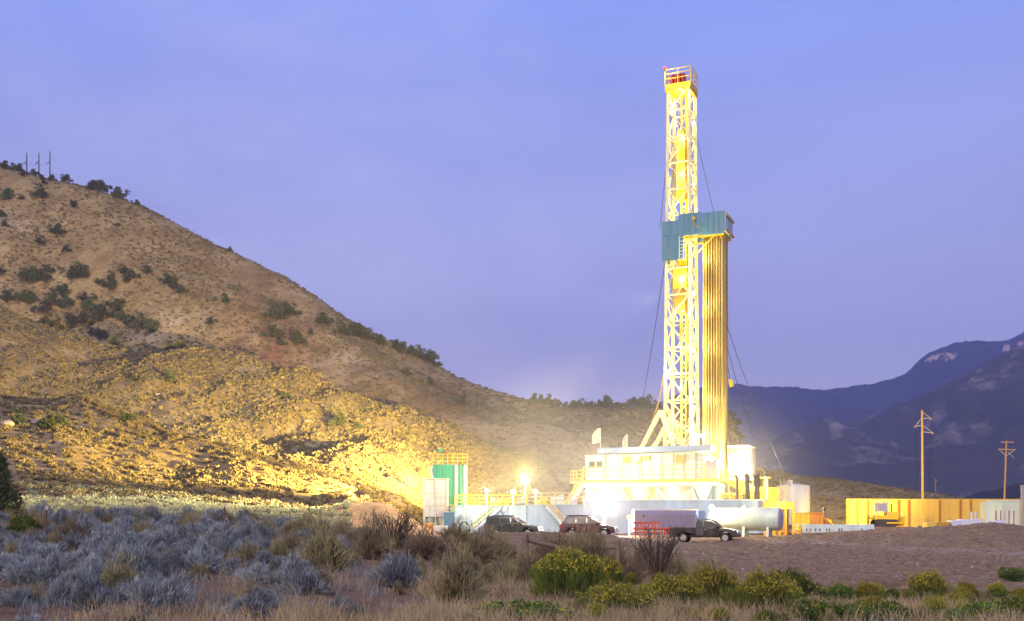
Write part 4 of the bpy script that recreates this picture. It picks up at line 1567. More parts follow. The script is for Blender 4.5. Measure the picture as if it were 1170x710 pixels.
for k in range(5):
    a = W(935 + 2 * k, 605, Y + 0.4 * k)
    b = W(938 + 2.5 * k, 592 + abs(k - 2), Y + 0.4 * k)
    mb.bar((a.x, a.y, 0.05), b, 0.12)
    c = W(952 + k, 604, Y + 0.4 * k)
    mb.bar(b, (c.x, c.y, 0.05), 0.12)
mb.bar(W(936, 598, Y - 0.1), W(955, 602, Y - 0.1), 0.12)
tag(mb.build('trestle_rack', 'orange_paint', None), 'orange trestle frame in front of the orange bin', 'rack')

Y = 118
o = thing('flatbed_skid', 'long pale blue steel skid lying along the foot of the yard, below the bulldozer', 'skid', (px(950, Y), Y, 0))
A, B = px(906, Y), px(999, Y)
zt = pz(600.2, Y)
mb = MB()
mb.box(A, B, Y, Y + 0.25, 0.15, zt)
mb.box(A, B, Y + 2.0, Y + 2.25, 0.15, zt)
mb.box(A, B, Y, Y + 2.25, zt + 0.001, zt + 0.08)
mb.build('skid_beam', 'pale_blue', o)
mb = MB()
for x in (921, 925, 931, 936, 944, 947, 958, 961, 984):
    mb.box(px(x, Y), px(x + 1.5, Y), Y - 0.03, Y - 0.001, 0.35, 0.65)
mb.build('pocket', 'rust', o)
mb = MB()
for x in (907, 950, 997):
    mb.box(px(x, Y), px(x, Y) + 0.3, Y + .05, Y + 2.2, 0, 0.149)
mb.build('runner', 'dark_steel', o)
for x, c, lb in ((899, 'red_paint', 'small red drum standing left of the pale blue skid'), (913, 'yellow_paint', 'small yellow drum in front of the yellow steel box')):
    mb = MB()
    mb.lathe([(0.27, 0.0), (0.3, 0.04), (0.3, 0.5), (0.315, 0.52), (0.3, 0.54), (0.3, 1.0), (0.27, 1.02)], 16, lambda q, x=x: Vector((px(x, 116), 116, 0)) + q)
    o = mb.build('drum', c, None, smooth=True)
    tag(o, lb, 'drum')
# sound wall at the back of the yard
Y = 178.0
o = thing('sound_wall', 'long amber lit panel wall along the back of the yard', 'wall', (px(1066, Y), Y, 0))
zt = pz(570.3, Y)
xs = np.linspace(967, 1168, 18)
for k in range(17):
    A, B = px(xs[k], Y), px(xs[k + 1], Y)
    mb = MB()
    mb.box(A + 0.02, B - 0.02, Y, Y + 0.15, -0.3, zt)
    for j in range(1, 4):
        x = A + (B - A) * j / 4
        mb.box(x - 0.02, x + 0.02, Y - 0.03, Y - 0.001, -0.3, zt)
    for f in (0.33, 0.68):
        mb.box(A + 0.1, B - 0.1, Y - 0.05, Y - 0.031, zt * f, zt * f + 0.08)
    mb.build('wall_panel', 'wall_panel', o)
for k in (0, 1, 2, 5, 6, 9, 11, 12, 17):
    x = px(xs[k], Y) + (0.0 if k else 0.1)
    mb = MB()
    mb.box(x - 0.12, x + 0.12, Y - 0.3, Y - 0.06, -0.2, zt - 0.15)
    mb.build('wall_post', 'wall_post', o)
yl = light_tower(942, 582, 129.0, 'small added fill lamp above the orange bin, facing the long wall', 0, 0.16, face=(0.3, 1, -0.1))  # added lamp; the two spots below brighten the wall
lamp_spot(W(942, 581, 129.6), (px(1045, 178), 178, 2.0), 9000, 80, (1.0, 0.62, 0.10))
lamp_spot(W(942, 580, 129.6), (px(1150, 178), 178, 2.0), 16000, 40, (1.0, 0.62, 0.10))

# bulldozer
def bulldozer():
    Y = 165.0
    c = Vector((px(1010, Y), Y, 0.55))
    mb = MB()
    mb.hexa([c + Vector(v) for v in ((-7, -4, -0.6), (7, -4, -0.6), (7, 4, -0.6), (-7, 4, -0.6), (-3.5, -2.2, 0), (3.5, -2.2, 0), (3.5, 2.2, 0), (-3.5, 2.2, 0))])
    tag(mb.build('earth_ramp', GM, None), kind='structure')
    o = thing('bulldozer', 'yellow bulldozer with a white framed cab parked before the amber wall', 'bulldozer', tuple(c))
    T = lambda q: c + Vector((q[0], q[1], q[2] * 1.14))
    for yy, nm in ((-0.95, 0), (0.95, 1)):
        mb = MB()
        prof = [(-1.7, 0.25), (-1.4, 0.0), (1.4, 0.0), (1.75, 0.3), (1.75, 0.6), (1.4, 0.95), (-1.3, 1.0), (-1.7, 0.7)]
        mb.prism(prof, yy - 0.28, yy + 0.28, T)
        mb.build('track', 'dark_steel', o, bevel=0.04, seg=1)
    mb = MB()
    mb.prism([(-1.6, 0.9), (2.0, 0.9), (2.1, 1.9), (0.4, 2.0), (0.3, 1.5), (-1.6, 1.5)], -0.6, 0.6, T)
    mb.build('body', 'yellow_paint', o, bevel=0.08)
    mb = MB()
    for (x, y) in ((-1.2, -.7), (0.3, -.7), (0.3, .7), (-1.2, .7)):
        mb.bar(T(Vector((x, y, 1.5))), T(Vector((x, y, 3.2))), 0.14)
    mb.box(-1.35, 0.45, -.85, .85, 3.2, 3.34, T)
    cab = mb.build('cab', 'white_steel', o)
    mb = MB()
    mb.box(-1.1, 0.22, -.68, .68, 2.0, 3.1, T)
    mb.build('window', 'violet_grey', cab)
    mb = MB()
    mb.tube(T(Vector((1.2, 0.2, 1.9))), T(Vector((1.2, 0.2, 3.0))), 0.09)
    mb.build('exhaust_stack', 'dark_steel', o)
    mb = MB()
    mb.prism([(2.45, 0.1), (2.7, 0.2), (2.62, 0.8), (2.75, 1.35), (2.5, 1.3), (2.38, 0.7)], -1.7, 1.7, T)
    mb.build('blade', 'yellow_paint', o)
    mb = MB()
    for y in (-1.25, 1.25):
        mb.bar(T(Vector((0.0, y, 0.5))), T(Vector((2.45, y, 0.5))), 0.2)
    mb.build('push_arm', 'yellow_paint', o)
    mb = MB()
    mb.bar(T(Vector((-1.6, 0, 1.0))), T(Vector((-2.3, 0, 1.2))), 0.3)
    mb.hexa([T(Vector(v)) for v in ((-2.5, -.2, .1), (-2.3, -.2, .1), (-2.3, .2, .1), (-2.5, .2, .1), (-2.45, -.2, 1.5), (-2.15, -.2, 1.5), (-2.15, .2, 1.5), (-2.45, .2, 1.5))])
    mb.build('ripper', 'ochre_paint', o)


bulldozer()

# shipping container and grey shed at the right edge
Y = 150.0
o = thing('shipping_container', 'pale green shipping container with barred double doors before the amber wall', 'container', (px(1143, Y), Y, 0))
A, B, zt = px(1128, Y), px(1164.5, Y), pz(573.5, Y)
mb = MB()
mb.box(A, B, Y, Y + 2.4, 0.1, zt)
for k in range(22):
    x = A + (B - A) * (k + 0.5) / 22
    mb.box(x - 0.05, x + 0.05, Y - 0.05, Y - 0.001, pz(581, Y), zt - 0.15)
mb.build('container_body', 'pale_green', o)
mb = MB()
mb.box(A - 0.06, B + 0.06, Y - 0.09, Y + 0.1, zt + 0.001, zt + 0.2)
mb.box(A - 0.06, A + 0.18, Y - 0.11, Y - 0.06, 0.1, zt)
mb.build('container_frame', 'pale_blue', o)
for (x0, x1) in ((1133, 1147), (1148, 1162)):
    mb = MB()
    mb.box(px(x0, Y), px(x1, Y), Y - 0.14, Y - 0.06, 0.15, pz(583, Y))
    d = mb.build('door', 'white_steel', o)
    for s in (0.3, 0.7):
        mb = MB()
        x = px(x0 + (x1 - x0) * s, Y)
        mb.bar((x, Y - 0.18, 0.2), (x, Y - 0.18, pz(583.5, Y)), 0.08)
        mb.build('locking_bar', 'dark_steel', d)
Y = 118.0
o = thing('steel_screen', 'tall grey steel screen cut off by the right edge of the picture', 'screen', (px(1180, Y), Y, 0))
mb = MB()
mb.box(px(1167.5, Y), px(1220, Y), Y, Y + 0.3, 0, pz(556, Y))
for k in range(14):
    x = px(1169 + 3.6 * k, Y)
    mb.box(x - 0.04, x + 0.04, Y - 0.05, Y - 0.001, 0, pz(557, Y))
mb.build('screen_panel', 'grey_steel', o)
mb = MB()
mb.box(px(1167.2, Y), px(1221, Y), Y - 0.1, Y + 0.4, pz(556, Y) + 0.001, pz(555, Y) + 0.05)
mb.build('screen_cap', 'grey_steel', o)

# goods lying behind the crest of the berm
Y = 97.0
def crate(x0, x1, y0, m, lb, cat='crate', dy=0.0, name='supply_crate'):
    Yc = Y + dy
    A, B = px(x0, Yc), px(x1, Yc)
    g = min(th(A, Yc), th(B, Yc)) - 0.05
    zt = pz(y0, Yc)
    o = thing(name, lb, cat, ((A + B) / 2, Yc, g))
    mb = MB()
    mb.box(A, B, Yc, Yc + 1.2, g + 0.16, zt)
    mb.build('load', m, o, bevel=0.05)
    mb = MB()
    for s in (0.02, 0.5, 0.9):
        mb.box(A, B, Yc + 1.1 * s, Yc + 1.1 * s + 0.1, g, g + 0.15)
    mb.build('pallet', 'wood_post', o)
    return o


crate(1059, 1071, 597.2, 'wall_panel', 'amber crate at the left end of the row on the dirt berm')
crate(1071.5, 1087, 596.6, 'ochre_paint', 'brown crate second from the left in the row on the dirt berm')
crate(1087.5, 1098, 594.8, 'bag_white', 'white wrapped pallet beside the brown crate on the berm', 'pallet', name='wrapped_pallet')
crate(1098.5, 1123, 593.6, 'bag_white', 'widest white wrapped pallet on the berm, under two pale posts', 'pallet', name='wrapped_pallet')
crate(1137, 1149.5, 594.5, 'bag_white', 'white wrapped pallet in front of the container doors', 'pallet', dy=3.0, name='wrapped_pallet')
for x in (1110, 1115):
    Yp = 99.0
    g = th(px(x, Yp), Yp)
    mb = MB()
    mb.tube((px(x, Yp), Yp, g), (px(x, Yp), Yp, pz(585.5, Yp)), 0.09, n=8)
    mb.tube((px(x, Yp), Yp, pz(585.5, Yp)), (px(x, Yp), Yp, pz(585.0, Yp)), 0.12, n=8)
    tag(mb.build('bollard', 'pale_blue', None), ('left' if x == 1110 else 'right') + ' one of two pale blue posts behind the white pallets', 'post')

# ------------------------------------------------------------------ power poles
def wires(name, lb, p, q, sag, r=0.02, n=16):
    mb = MB()
    mb.path(catenary(p, q, sag, n), r, n=4)
    return tag(mb.build(name, 'cable', None), lb, 'power line', 'power lines')


Y = 196.0
g = th(px(1054.5, Y), Y)
o = thing('power_pole', 'tall amber lit power pole with three stand-off arms behind the wall', 'power pole', (px(1054.5, Y), Y, g))
mb = MB()
b = Vector((px(1054.5, Y), Y, g - 0.3))
t = W(1053.6, 469, Y)
mb.tube(b, t, 0.27, 0.18, n=12)
mb.build('pole', 'wood_pole', o, smooth=True)
tips = []
for (x, y, x1, y1, x2, y2) in ((1064, 478.5, 1054, 478, 1054, 471), (1045.5, 487.5, 1054, 486, 1054, 477), (1066, 495, 1054, 493.5, 1054, 486)):
    tip = W(x, y, Y)
    mb = MB()
    mb.bar(tip, W(x1, y1, Y), 0.08)
    mb.bar(tip, W(x2, y2, Y), 0.06)
    arm = mb.build('stand_off_arm', 'grey_steel', o)
    mb = MB()
    mb.lathe([(0.06, 0), (0.2, 0.08), (0.2, 0.3), (0.08, 0.38)], 10, lambda q, tip=tip: tip - Vector((0, 0, 0.3)) + q)
    mb.build('insulator', 'rust', arm)
    tips.append(tip - Vector((0, 0, 0.3)))
Y = 232.0
g = th(px(1147, Y), Y)
o = thing('power_pole', 'shorter brown power pole with two cross arms near the right edge', 'power pole', (px(1147, Y), Y, g))
mb = MB()
mb.tube(Vector((px(1146.6, Y), Y, g - 0.3)), W(1150, 504, Y), 0.24, 0.16, n=12)
mb.build('pole', 'wood_pole', o, smooth=True)
for (x0, y0, x1, y1) in ((1143.5, 505.5, 1158, 505.5), (1141, 513.5, 1160, 514)):
    mb = MB()
    mb.bar(W(x0, y0, Y - 0.3), W(x1, y1, Y - 0.3), 0.2)
    arm = mb.build('cross_arm', 'wood_pole', o)
    for x in (x0 + 0.6, (x0 + x1) / 2 + 1, x1 - 0.6):
        mb = MB()
        p = W(x, (y0 + y1) / 2 - 0.5, Y - 0.3)
        mb.tube(p, p + Vector((0, 0, 0.32)), 0.1, 0.07, n=8)
        mb.build('insulator', 'dark_steel', arm)
mb = MB()
mb.bar(W(1142, 514.5, Y - 0.3), W(1149.5, 521, Y - 0.2), 0.09)
mb.bar(W(1159, 514.5, Y - 0.3), W(1150, 521, Y - 0.2), 0.09)
mb.bar(W(1152, 517, Y - 0.3), W(1159, 524, Y - 0.3), 0.07)
mb.build('brace', 'grey_steel', o)
Y = 420.0
g = pz(567, Y) - 2
o = thing('power_pole', 'tiny distant pole beyond the low grassy hill, right of the amber pole', 'power pole', (px(1069, Y), Y, g))
mb = MB()
mb.tube(Vector((px(1069, Y), Y, g)), W(1069, 547, Y), 0.22, 0.16, n=8)
mb.build('pole', 'wood_pole', o)
mb = MB()
mb.bar(W(1066.5, 549, Y), W(1071.5, 549, Y), 0.2)
mb.build('cross_arm', 'wood_pole', o)
far = [W(1067, 553, Y), W(1045.0, 560, Y), W(1064, 562, Y)]
far = [W(1060.5, 556, 420), W(1048.5, 557, 420), W(1062.5, 558, 420)]
for k, lb in enumerate(('power line hanging from the topmost arm of the amber pole', 'power line hanging from the left arm of the amber pole', 'power line hanging from the lowest arm of the amber pole')):
    wires('power_line', lb, tips[k], far[k], 1.0, r=0.05)

for k, (x, yt, yb, ar) in enumerate(((30.5, 175, 199, -1), (44.5, 175, 200, -1), (57, 173, 204, -1))):
    Y = 552.0
    h = hit(x, yb, 300) or W(x, yb, Y)
    Y = 548.0
    g = th(px(x, Y), Y)
    lb = ('left', 'middle', 'right')[k] + ' one of three grey transmission poles on the hilltop'
    o = thing('transmission_pole', lb, 'power pole', (px(x, Y), Y, g), 'three poles on the hilltop')
    mb = MB()
    mb.tube((px(x, Y), Y, min(g, pz(yb, Y)) - 1), W(x, yt, Y), 0.34, 0.26, n=8)
    mb.build('pole', 'dark_steel', o)
    mb = MB()
    mb.bar(W(x, 186, Y), W(x - 4.3, 187.5, Y), 0.22)
    mb.bar(W(x, 183, Y), W(x - 3.4, 187.0, Y), 0.14)
    mb.build('stand_off_arm', 'dark_steel', o)
    p = W(x - 4.0, 187.5, Y)
    wires('transmission_line', 'wire running left from the ' + ('left', 'middle', 'right')[k] + ' hilltop pole', p, W(-60, 163 + 7 * k, 420), 2.0, r=0.03)
wires('transmission_line', 'wire running down behind the hill from the right hilltop pole', W(58, 178, 548), W(100, 226, 700), 2.0, r=0.03)

# ------------------------------------------------------------------ vehicles
class Car:
    def __init__(s, name, label, cat, loc, yaw, wheel_r):
        s.root = thing(name, label, cat, tuple(loc))
        s.c, s.sn = math.cos(yaw), math.sin(yaw)
        s.loc = Vector(loc)
        s.wr = wheel_r

    def T(s, q):
        return s.loc + Vector((q[0] * s.c - q[1] * s.sn, q[0] * s.sn + q[1] * s.c, q[2]))

    def loft(s, name, m, prof, w, par=None, bevel=0.05):
        """side outline with a half width that depends on height, closed left and right"""
        mb = MB()
        n = len(prof)
        vs = [s.T((x, -w(x, z), z)) for x, z in prof] + [s.T((x, w(x, z), z)) for x, z in prof]
        fs = [tuple(range(n)), tuple(range(2 * n - 1, n - 1, -1))] + [(i, n + i, n + (i + 1) % n, (i + 1) % n) for i in range(n)]
        mb.add(vs, fs)
        return mb.build(name, m, par or s.root, bevel=bevel, seg=3, smooth=True)

    def side(s, name, m, poly, w, par=None, proud=0.012, th_=0.006, both=True):
        out = None
        for sg in ((-1, 1) if both else (-1,)):
            mb = MB()
            n = len(poly)
            a = [s.T((x, sg * (w(x, z) + proud), z)) for x, z in poly]
            b = [s.T((x, sg * (w(x, z) + proud - th_), z)) for x, z in poly]
            mb.add(a + b, [tuple(range(n)), tuple(range(2 * n - 1, n - 1, -1))] + [(i, n + i, n + (i + 1) % n, (i + 1) % n) for i in range(n)])
            out = mb.build(name, m, par or s.root)
        return out

    def across(s, name, m, p, q, w0, w1, par=None, lift=0.012):
        """a pane lying on a slope that runs across the car, from (x,z) p to (x,z) q"""
        d = Vector((q[1] - p[1], 0, p[0] - q[0])).normalized()
        if d.z < 0:
            d = -d
        v = []
        for l in (lift, lift - 0.008):
            v += [s.T((p[0] + d.x * l, -w0, p[1] + d.z * l)), s.T((p[0] + d.x * l, w0, p[1] + d.z * l)), s.T((q[0] + d.x * l, w1, q[1] + d.z * l)), s.T((q[0] + d.x * l, -w1, q[1] + d.z * l))]
        mb = MB()
        mb.hexa(v)
        return mb.build(name, m, par or s.root)

    def wheel(s, x, y):
        c = Vector((x, y, s.wr))
        sg = 1 if y > 0 else -1
        r = s.wr
        mb = MB()
        mb.lathe([(r * .62, -.11), (r * .95, -.11), (r, -.07), (r, .07), (r * .95, .11), (r * .62, .11)], 26, lambda q: s.T(c + Vector((q.x, q.z, q.y))))
        wo = mb.build('wheel', 'rubber', s.root, smooth=True)
        mb = MB()
        mb.lathe([(0.05, .09 * sg), (r * .58, .085 * sg), (r * .62, .115 * sg), (r * .60, .115 * sg)], 20, lambda q: s.T(c + Vector((q.x, q.z, q.y))))
        for k in range(5):
            t = 2 * math.pi * k / 5
            mb.bar(s.T(c + Vector((0.04 * math.cos(t), .1 * sg, 0.04 * math.sin(t)))), s.T(c + Vector((r * .56 * math.cos(t), .1 * sg, r * .56 * math.sin(t)))), 0.05, 0.03)
        mb.build('rim', 'chrome', wo)

    def box(s, name, m, x0, x1, y0, y1, z0, z1, par=None, bevel=0.02):
        mb = MB()
        mb.box(x0, x1, y0, y1, z0, z1, s.T)
        return mb.build(name, m, par or s.root, bevel=bevel)


def arch(xc, r, z0, n=7):
    return [(xc - r * math.cos(math.pi * k / n), z0 + r * math.sin(math.pi * k / n)) for k in range(n + 1)]


def make_wagon(label, paint, loc, yaw, L=4.6, H=1.78, sporty=False):
    c = Car('station_wagon', label, 'car', loc, yaw, 0.36)
    h = L / 2
    wb = L * 0.29
    lower = [(-h, 0.42)] + arch(-wb, 0.43, 0.36)[0:] + arch(wb + 0.05, 0.43, 0.36) + [(h - 0.05, 0.38), (h, 0.62), (h - 0.08, 0.84), (h - 0.75, 1.0), (0.85, 1.06), (-h + 0.02, 1.06), (-h - 0.03, 0.7)]
    w = lambda x, z: 0.88 - 0.03 * max(0, (z - 0.8)) - 0.07 * max(0, abs(x) - (h - 0.5))
    c.loft('body', paint, lower, w)
    rear = (-h + 0.06, 1.05)
    if sporty:
        cab = [rear, (-h + 0.42, 1.58), (-h + 0.8, H), (-0.3, H + 0.01), (0.25, H - 0.08), (1.12, 1.05)]
    else:
        cab = [rear, (-h + 0.14, 1.62), (-h + 0.28, H), (-0.1, H), (0.2, H - 0.05), (0.98, 1.05)]
    wc = lambda x, z: 0.87 - 0.26 * max(0, (z - 1.03))
    c.loft('cabin', paint, cab, wc, bevel=0.04)
    zt = H - 0.16
    r0 = cab[1][0]
    for poly in ([(r0 + 0.18, 1.13), (r0 + 0.25, zt), (-1.0, zt), (-1.0, 1.13)], [(-0.92, 1.13), (-0.92, zt), (-0.12, zt), (-0.12, 1.13)], [(-0.04, 1.13), (-0.04, zt), (0.22, zt - 0.02), (0.80, 1.13)]):
        c.side('window', 'glass_dark', poly, wc)
    c.across('windscreen', 'glass_dark', (cab[-1][0] - 0.06, 1.12), (cab[-2][0] + 0.05, H - 0.13), 0.76, 0.64)
    c.across('rear_window', 'glass_dark', (cab[0][0] + 0.02, 1.15), (cab[1][0] - 0.005, 1.52), 0.72, 0.66, lift=0.02)
    for (a, b) in ((-0.97, -0.1), (-0.06, 0.92)):
        d = c.side('door', paint, [(a, 0.5), (a, 1.04), (b, 1.04), (b, 0.5)], w, proud=0.014, th_=0.02)
        c.box('door_handle', 'chrome', a + 0.08, a + 0.24, -0.925, -0.90, 0.93, 0.97, par=d, bevel=0)
    for sg in (-1, 1):
        c.box('headlight', 'car_lamp', h - 0.13, h + 0.005, sg * 0.68 - 0.15, sg * 0.68 + 0.15, 0.68, 0.84)
        c.box('turn_signal', 'orange_paint', h - 0.3, h - 0.14, sg * 0.80 - 0.03, sg * 0.80 + 0.065, 0.68, 0.82)
        c.box('tail_light', 'tail_glass', -h - 0.05, -h + 0.1, sg * 0.78 - 0.09, sg * 0.78 + 0.1, 0.78, 1.04)
        c.box('mirror', paint, 0.72, 0.86, sg * 0.98 - 0.09, sg * 0.98 + 0.09, 1.06, 1.22)
        c.box('roof_rail', 'dark_steel', -h + 0.5, -0.1, sg * 0.6 - 0.02, sg * 0.6 + 0.02, H + 0.005, H + 0.07)
        for x in (-wb, wb + 0.05):
            c.wheel(x, sg * 0.79)
    c.box('bumper', 'chrome', h - 0.1, h + 0.08, -0.84, 0.84, 0.42, 0.58)
    c.box('bumper', 'dark_steel', -h - 0.1, -h + 0.06, -0.84, 0.84, 0.45, 0.6)
    c.box('grille', 'dark_steel', h - 0.08, h + 0.012, -0.48, 0.48, 0.64, 0.82)
    return c.root


def make_pickup(label, paint, loc, yaw):
    c = Car('pickup_truck', label, 'pickup truck', loc, yaw, 0.38)
    L, H = 5.3, 1.84
    h = L / 2
    fa, ra = 1.68, -1.55
    lower = [(-h, 0.55)] + arch(ra, 0.46, 0.4) + arch(fa, 0.46, 0.4) + [(h - 0.05, 0.42), (h, 0.68), (h - 0.1, 0.95), (h - 0.8, 1.10), (1.0, 1.16), (-0.6, 1.16), (-0.6, 0.62), (-h, 0.62)]
    w = lambda x, z: 0.90 - 0.07 * max(0, abs(x) - (h - 0.5))
    c.loft('body', paint, lower, w)
    bed = [(-h - 0.02, 0.63)] + [(-h - 0.02, 1.18), (-0.64, 1.18), (-0.64, 0.63)] + arch(ra, 0.46, 0.63, 5)[::-1][0:0]
    # the open load bed: floor, two sides, tailgate
    c.box('bed_floor', paint, -h, -0.62, -0.8, 0.8, 0.64, 0.72)
    for sg in (-1, 1):
        c.box('bed_side', paint, -h, -0.62, sg * 0.85 - 0.05, sg * 0.85 + 0.05, 0.64, 1.2)
    t = c.box('tailgate', paint, -h - 0.06, -h - 0.002, -0.85, 0.85, 0.64, 1.2)
    cab = [(-0.62, 1.14), (-0.55, 1.7), (-0.4, H), (0.55, H), (0.8, H - 0.08), (1.42, 1.15)]
    wc = lambda x, z: 0.88 - 0.24 * max(0, (z - 1.12))
    c.loft('cab', paint, cab, wc, bevel=0.045)
    zt = H - 0.16
    for poly in ([(-0.45, 1.24), (-0.42, zt), (-0.05, zt), (-0.05, 1.24)], [(0.05, 1.24), (0.05, zt), (0.68, zt - 0.02), (1.2, 1.24)]):
        c.side('window', 'glass_dark', poly, wc)
    c.across('windscreen', 'glass_dark', (1.36, 1.21), (0.85, H - 0.15), 0.78, 0.66)
    c.across('rear_window', 'glass_dark', (-0.61, 1.26), (-0.56, 1.64), 0.68, 0.62, lift=0.02)
    d = c.side('door', paint, [(0.02, 0.55), (0.02, 1.13), (1.22, 1.13), (1.22, 0.55)], w, proud=0.014, th_=0.02)
    c.box('door_handle', 'chrome', 0.1, 0.28, -0.945, -0.92, 1.0, 1.04, par=d, bevel=0)
    for sg in (-1, 1):
        c.box('headlight', 'car_lamp', h - 0.2, h - 0.02, sg * 0.68 - 0.17, sg * 0.68 + 0.17, 0.76, 0.93)
        c.box('turn_signal', 'orange_paint', h - 0.36, h - 0.21, sg * 0.82 - 0.03, sg * 0.82 + 0.075, 0.78, 0.92)
        c.box('tail_light', 'tail_glass', -h - 0.07, -h + 0.02, sg * 0.8 - 0.07, sg * 0.8 + 0.105, 0.8, 1.1)
        c.box('mirror', paint, 1.0, 1.14, sg * 1.02 - 0.11, sg * 1.02 + 0.11, 1.16, 1.36)
        for x in (ra, fa):
            c.wheel(x, sg * 0.81)
    c.box('bumper', 'dark_steel', h - 0.12, h + 0.1, -0.86, 0.86, 0.44, 0.64)
    c.box('grille', 'dark_steel', h - 0.1, h + 0.01, -0.48, 0.48, 0.7, 0.9)
    c.box('bumper', 'chrome', -h - 0.16, -h - 0.065, -0.84, 0.84, 0.5, 0.63)
    return c.root


Yc = 91.0
make_wagon('dark green station wagon parked broadside before the mud tank steps', 'car_green', (px(587, Yc), Yc, th(px(587, Yc), Yc)), math.radians(-14), 4.6, 1.72)
Yc = 89.0
make_wagon('maroon station wagon parked between the green wagon and the pickup', 'car_maroon', (px(673, Yc), Yc, th(px(673, Yc), Yc)), math.radians(-12), 4.5, 1.74, True)
Yc = 86.0
make_pickup('black extended pickup truck heading down the dirt track', 'car_black', (px(805, Yc), Yc, th(px(805, Yc), Yc) + 0.01), math.radians(-17))

# ------------------------------------------------------------------ roadside fence
def log(mb, a, b, r, seed):
    mb.tube(a, b, r, r * 0.93, n=10)


def wood_post(x, yt, Y, r, lb):
    p = W(x, yt, Y)
    g = th(p.x, p.y)
    mb = MB()
    q = Vector((p.x, p.y, g - 0.2))
    mb.tube(q, p - Vector((0, 0, 0.03)), r, r * 0.95, n=12)
    mb.tube(p - Vector((0, 0, 0.03)), p, r * 0.95, r * 0.8, n=12)
    return tag(mb.build('fence_post', 'wood_post', None, smooth=True), lb, 'fence post', None), p


Y = 46.0
wood_post(600.5, 610, Y, 0.13, 'thick weathered wooden fence post with a fallen rail, below the green wagon')
wood_post(706, 617.5, Y, 0.11, 'weathered wooden fence post beneath the red rail rack')
mb = MB()
mb.tube(W(604.5, 617.5, Y), W(652, 629, Y + 0.4), 0.11, 0.09, n=10)
tag(mb.build('fence_rail', 'wood_post', None, smooth=True), 'round wooden rail sloping down from the thick fence post', 'fence rail')
mb = MB()
mb.tube(W(694, 625.5, Y - 0.1), W(702, 625.5, Y - 0.1), 0.09, 0.09, n=10)
tag(mb.build('fence_rail', 'wood_post', None, smooth=True), 'short broken rail stub beside the post under the red rack', 'fence rail')
for (x, yt, Yp, lean, capm, lb) in ((53, 579, 40, 0.02, 'white_steel', 'thin steel fence stake with a white tip at the far left'), (256.5, 576, 43, 0.0, 'white_steel', 'thin white tipped fence stake among bare twigs'),
                              (427, 582, 46, 0.0, 'rust', 'dark thin fence stake before the lit dirt mound'), (726, 624, 48, 0.05, 'rust', 'short rusty stake right of the second wooden post'), (814, 640, 44, -0.25, 'rust', 'leaning dark stake below the pickup')):
    p = W(x, yt, Yp)
    g = th(p.x, p.y)
    mb = MB()
    b = Vector((p.x - lean * (p.z - g), p.y, g - 0.2))
    mb.bar(b, p, 0.06, 0.045)
    mb.bar(b + Vector((0, -0.035, 0)), p + Vector((0, -0.035, 0)), 0.02, 0.03)
    o = tag(mb.build('fence_stake', 'rust', None), lb, 'fence post')
    if capm != 'rust':
        mb = MB()
        mb.bar(p - Vector((0, 0, 0.12)) - Vector((0, 0.004, 0)), p + Vector((0, -0.004, 0.01)), 0.062, 0.075)
        mb.build('tip', capm, o)


# ------------------------------------------------------------------ vegetation
def norm(v):
    return v / np.maximum(np.linalg.norm(v, axis=1, keepdims=True), 1e-6)


def blades(base, d, length, width, rng, bend=0.25):
    """tapered two-segment blades as quads"""
    n = len(base)
    side = norm(np.cross(d, rng.normal(size=(n, 3))))
    up = rng.normal(size=(n, 3)) * 0.5
    L_, w = length[:, None], width[:, None]
    mid = base + d * L_ * 0.55
    tip = base + norm(d + up * bend) * L_
    V = np.stack([base - side * w * 0.35, base + side * w * 0.35, mid - side * w * 0.5, mid + side * w * 0.5, tip - side * w * 0.12, tip + side * w * 0.12], 1).reshape(-1, 3)
    k = np.arange(n)[:, None] * 6
    Q = np.concatenate([k + np.array([[0, 1, 3, 2]]), k + np.array([[2, 3, 5, 4]])], 0)
    return V, Q


def dome_points(n, Rx, Rz, rng, lumps=5, lo=0.45, sharp=12, r0=0.58):
    """points in the outer shell of a lumpy dome with its own boughs"""
    d = rng.normal(size=(n, 3))
    d[:, 2] = np.abs(d[:, 2]) * 1.05 + 0.14
    d = norm(d)
    c = norm(np.abs(rng.normal(size=(lumps, 3))) * np.array([[1, 1, 0.9]]) * np.sign(rng.normal(size=(lumps, 3)) * np.array([[1, 1, 0]]) + np.array([[0, 0, 1]])))
    amp = rng.uniform(0.75, 1.15, lumps)
    dots = np.clip(d @ c.T, 0, 1) ** sharp
    r = r0 + (1.1 - r0) * (dots * amp).max(1)
    rr = r * rng.uniform(lo ** 2, 1, n) ** 0.5
    p = d * rr[:, None] * np.array([[Rx, Rx, Rz]])
    return p, d


def stems_mesh(pts, rng, n, r0, name, par):
    mb = MB()
    idx = rng.choice(len(pts), n, replace=False)
    for i in idx:
        t = Vector(pts[i]) * rng.uniform(0.7, 1.15)
        a = Vector((rng.normal() * 0.06, rng.normal() * 0.06, -0.05))
        m_ = a.lerp(t, 0.5) + Vector((rng.normal() * 0.06, rng.normal() * 0.06, 0.06))
        mb.tube(a, m_, r0, r0 * 0.7, n=4, cap=False)
        mb.tube(m_, t, r0 * 0.7, r0 * 0.3, n=4, cap=False)
    return mb.build(name, 'twig', par)


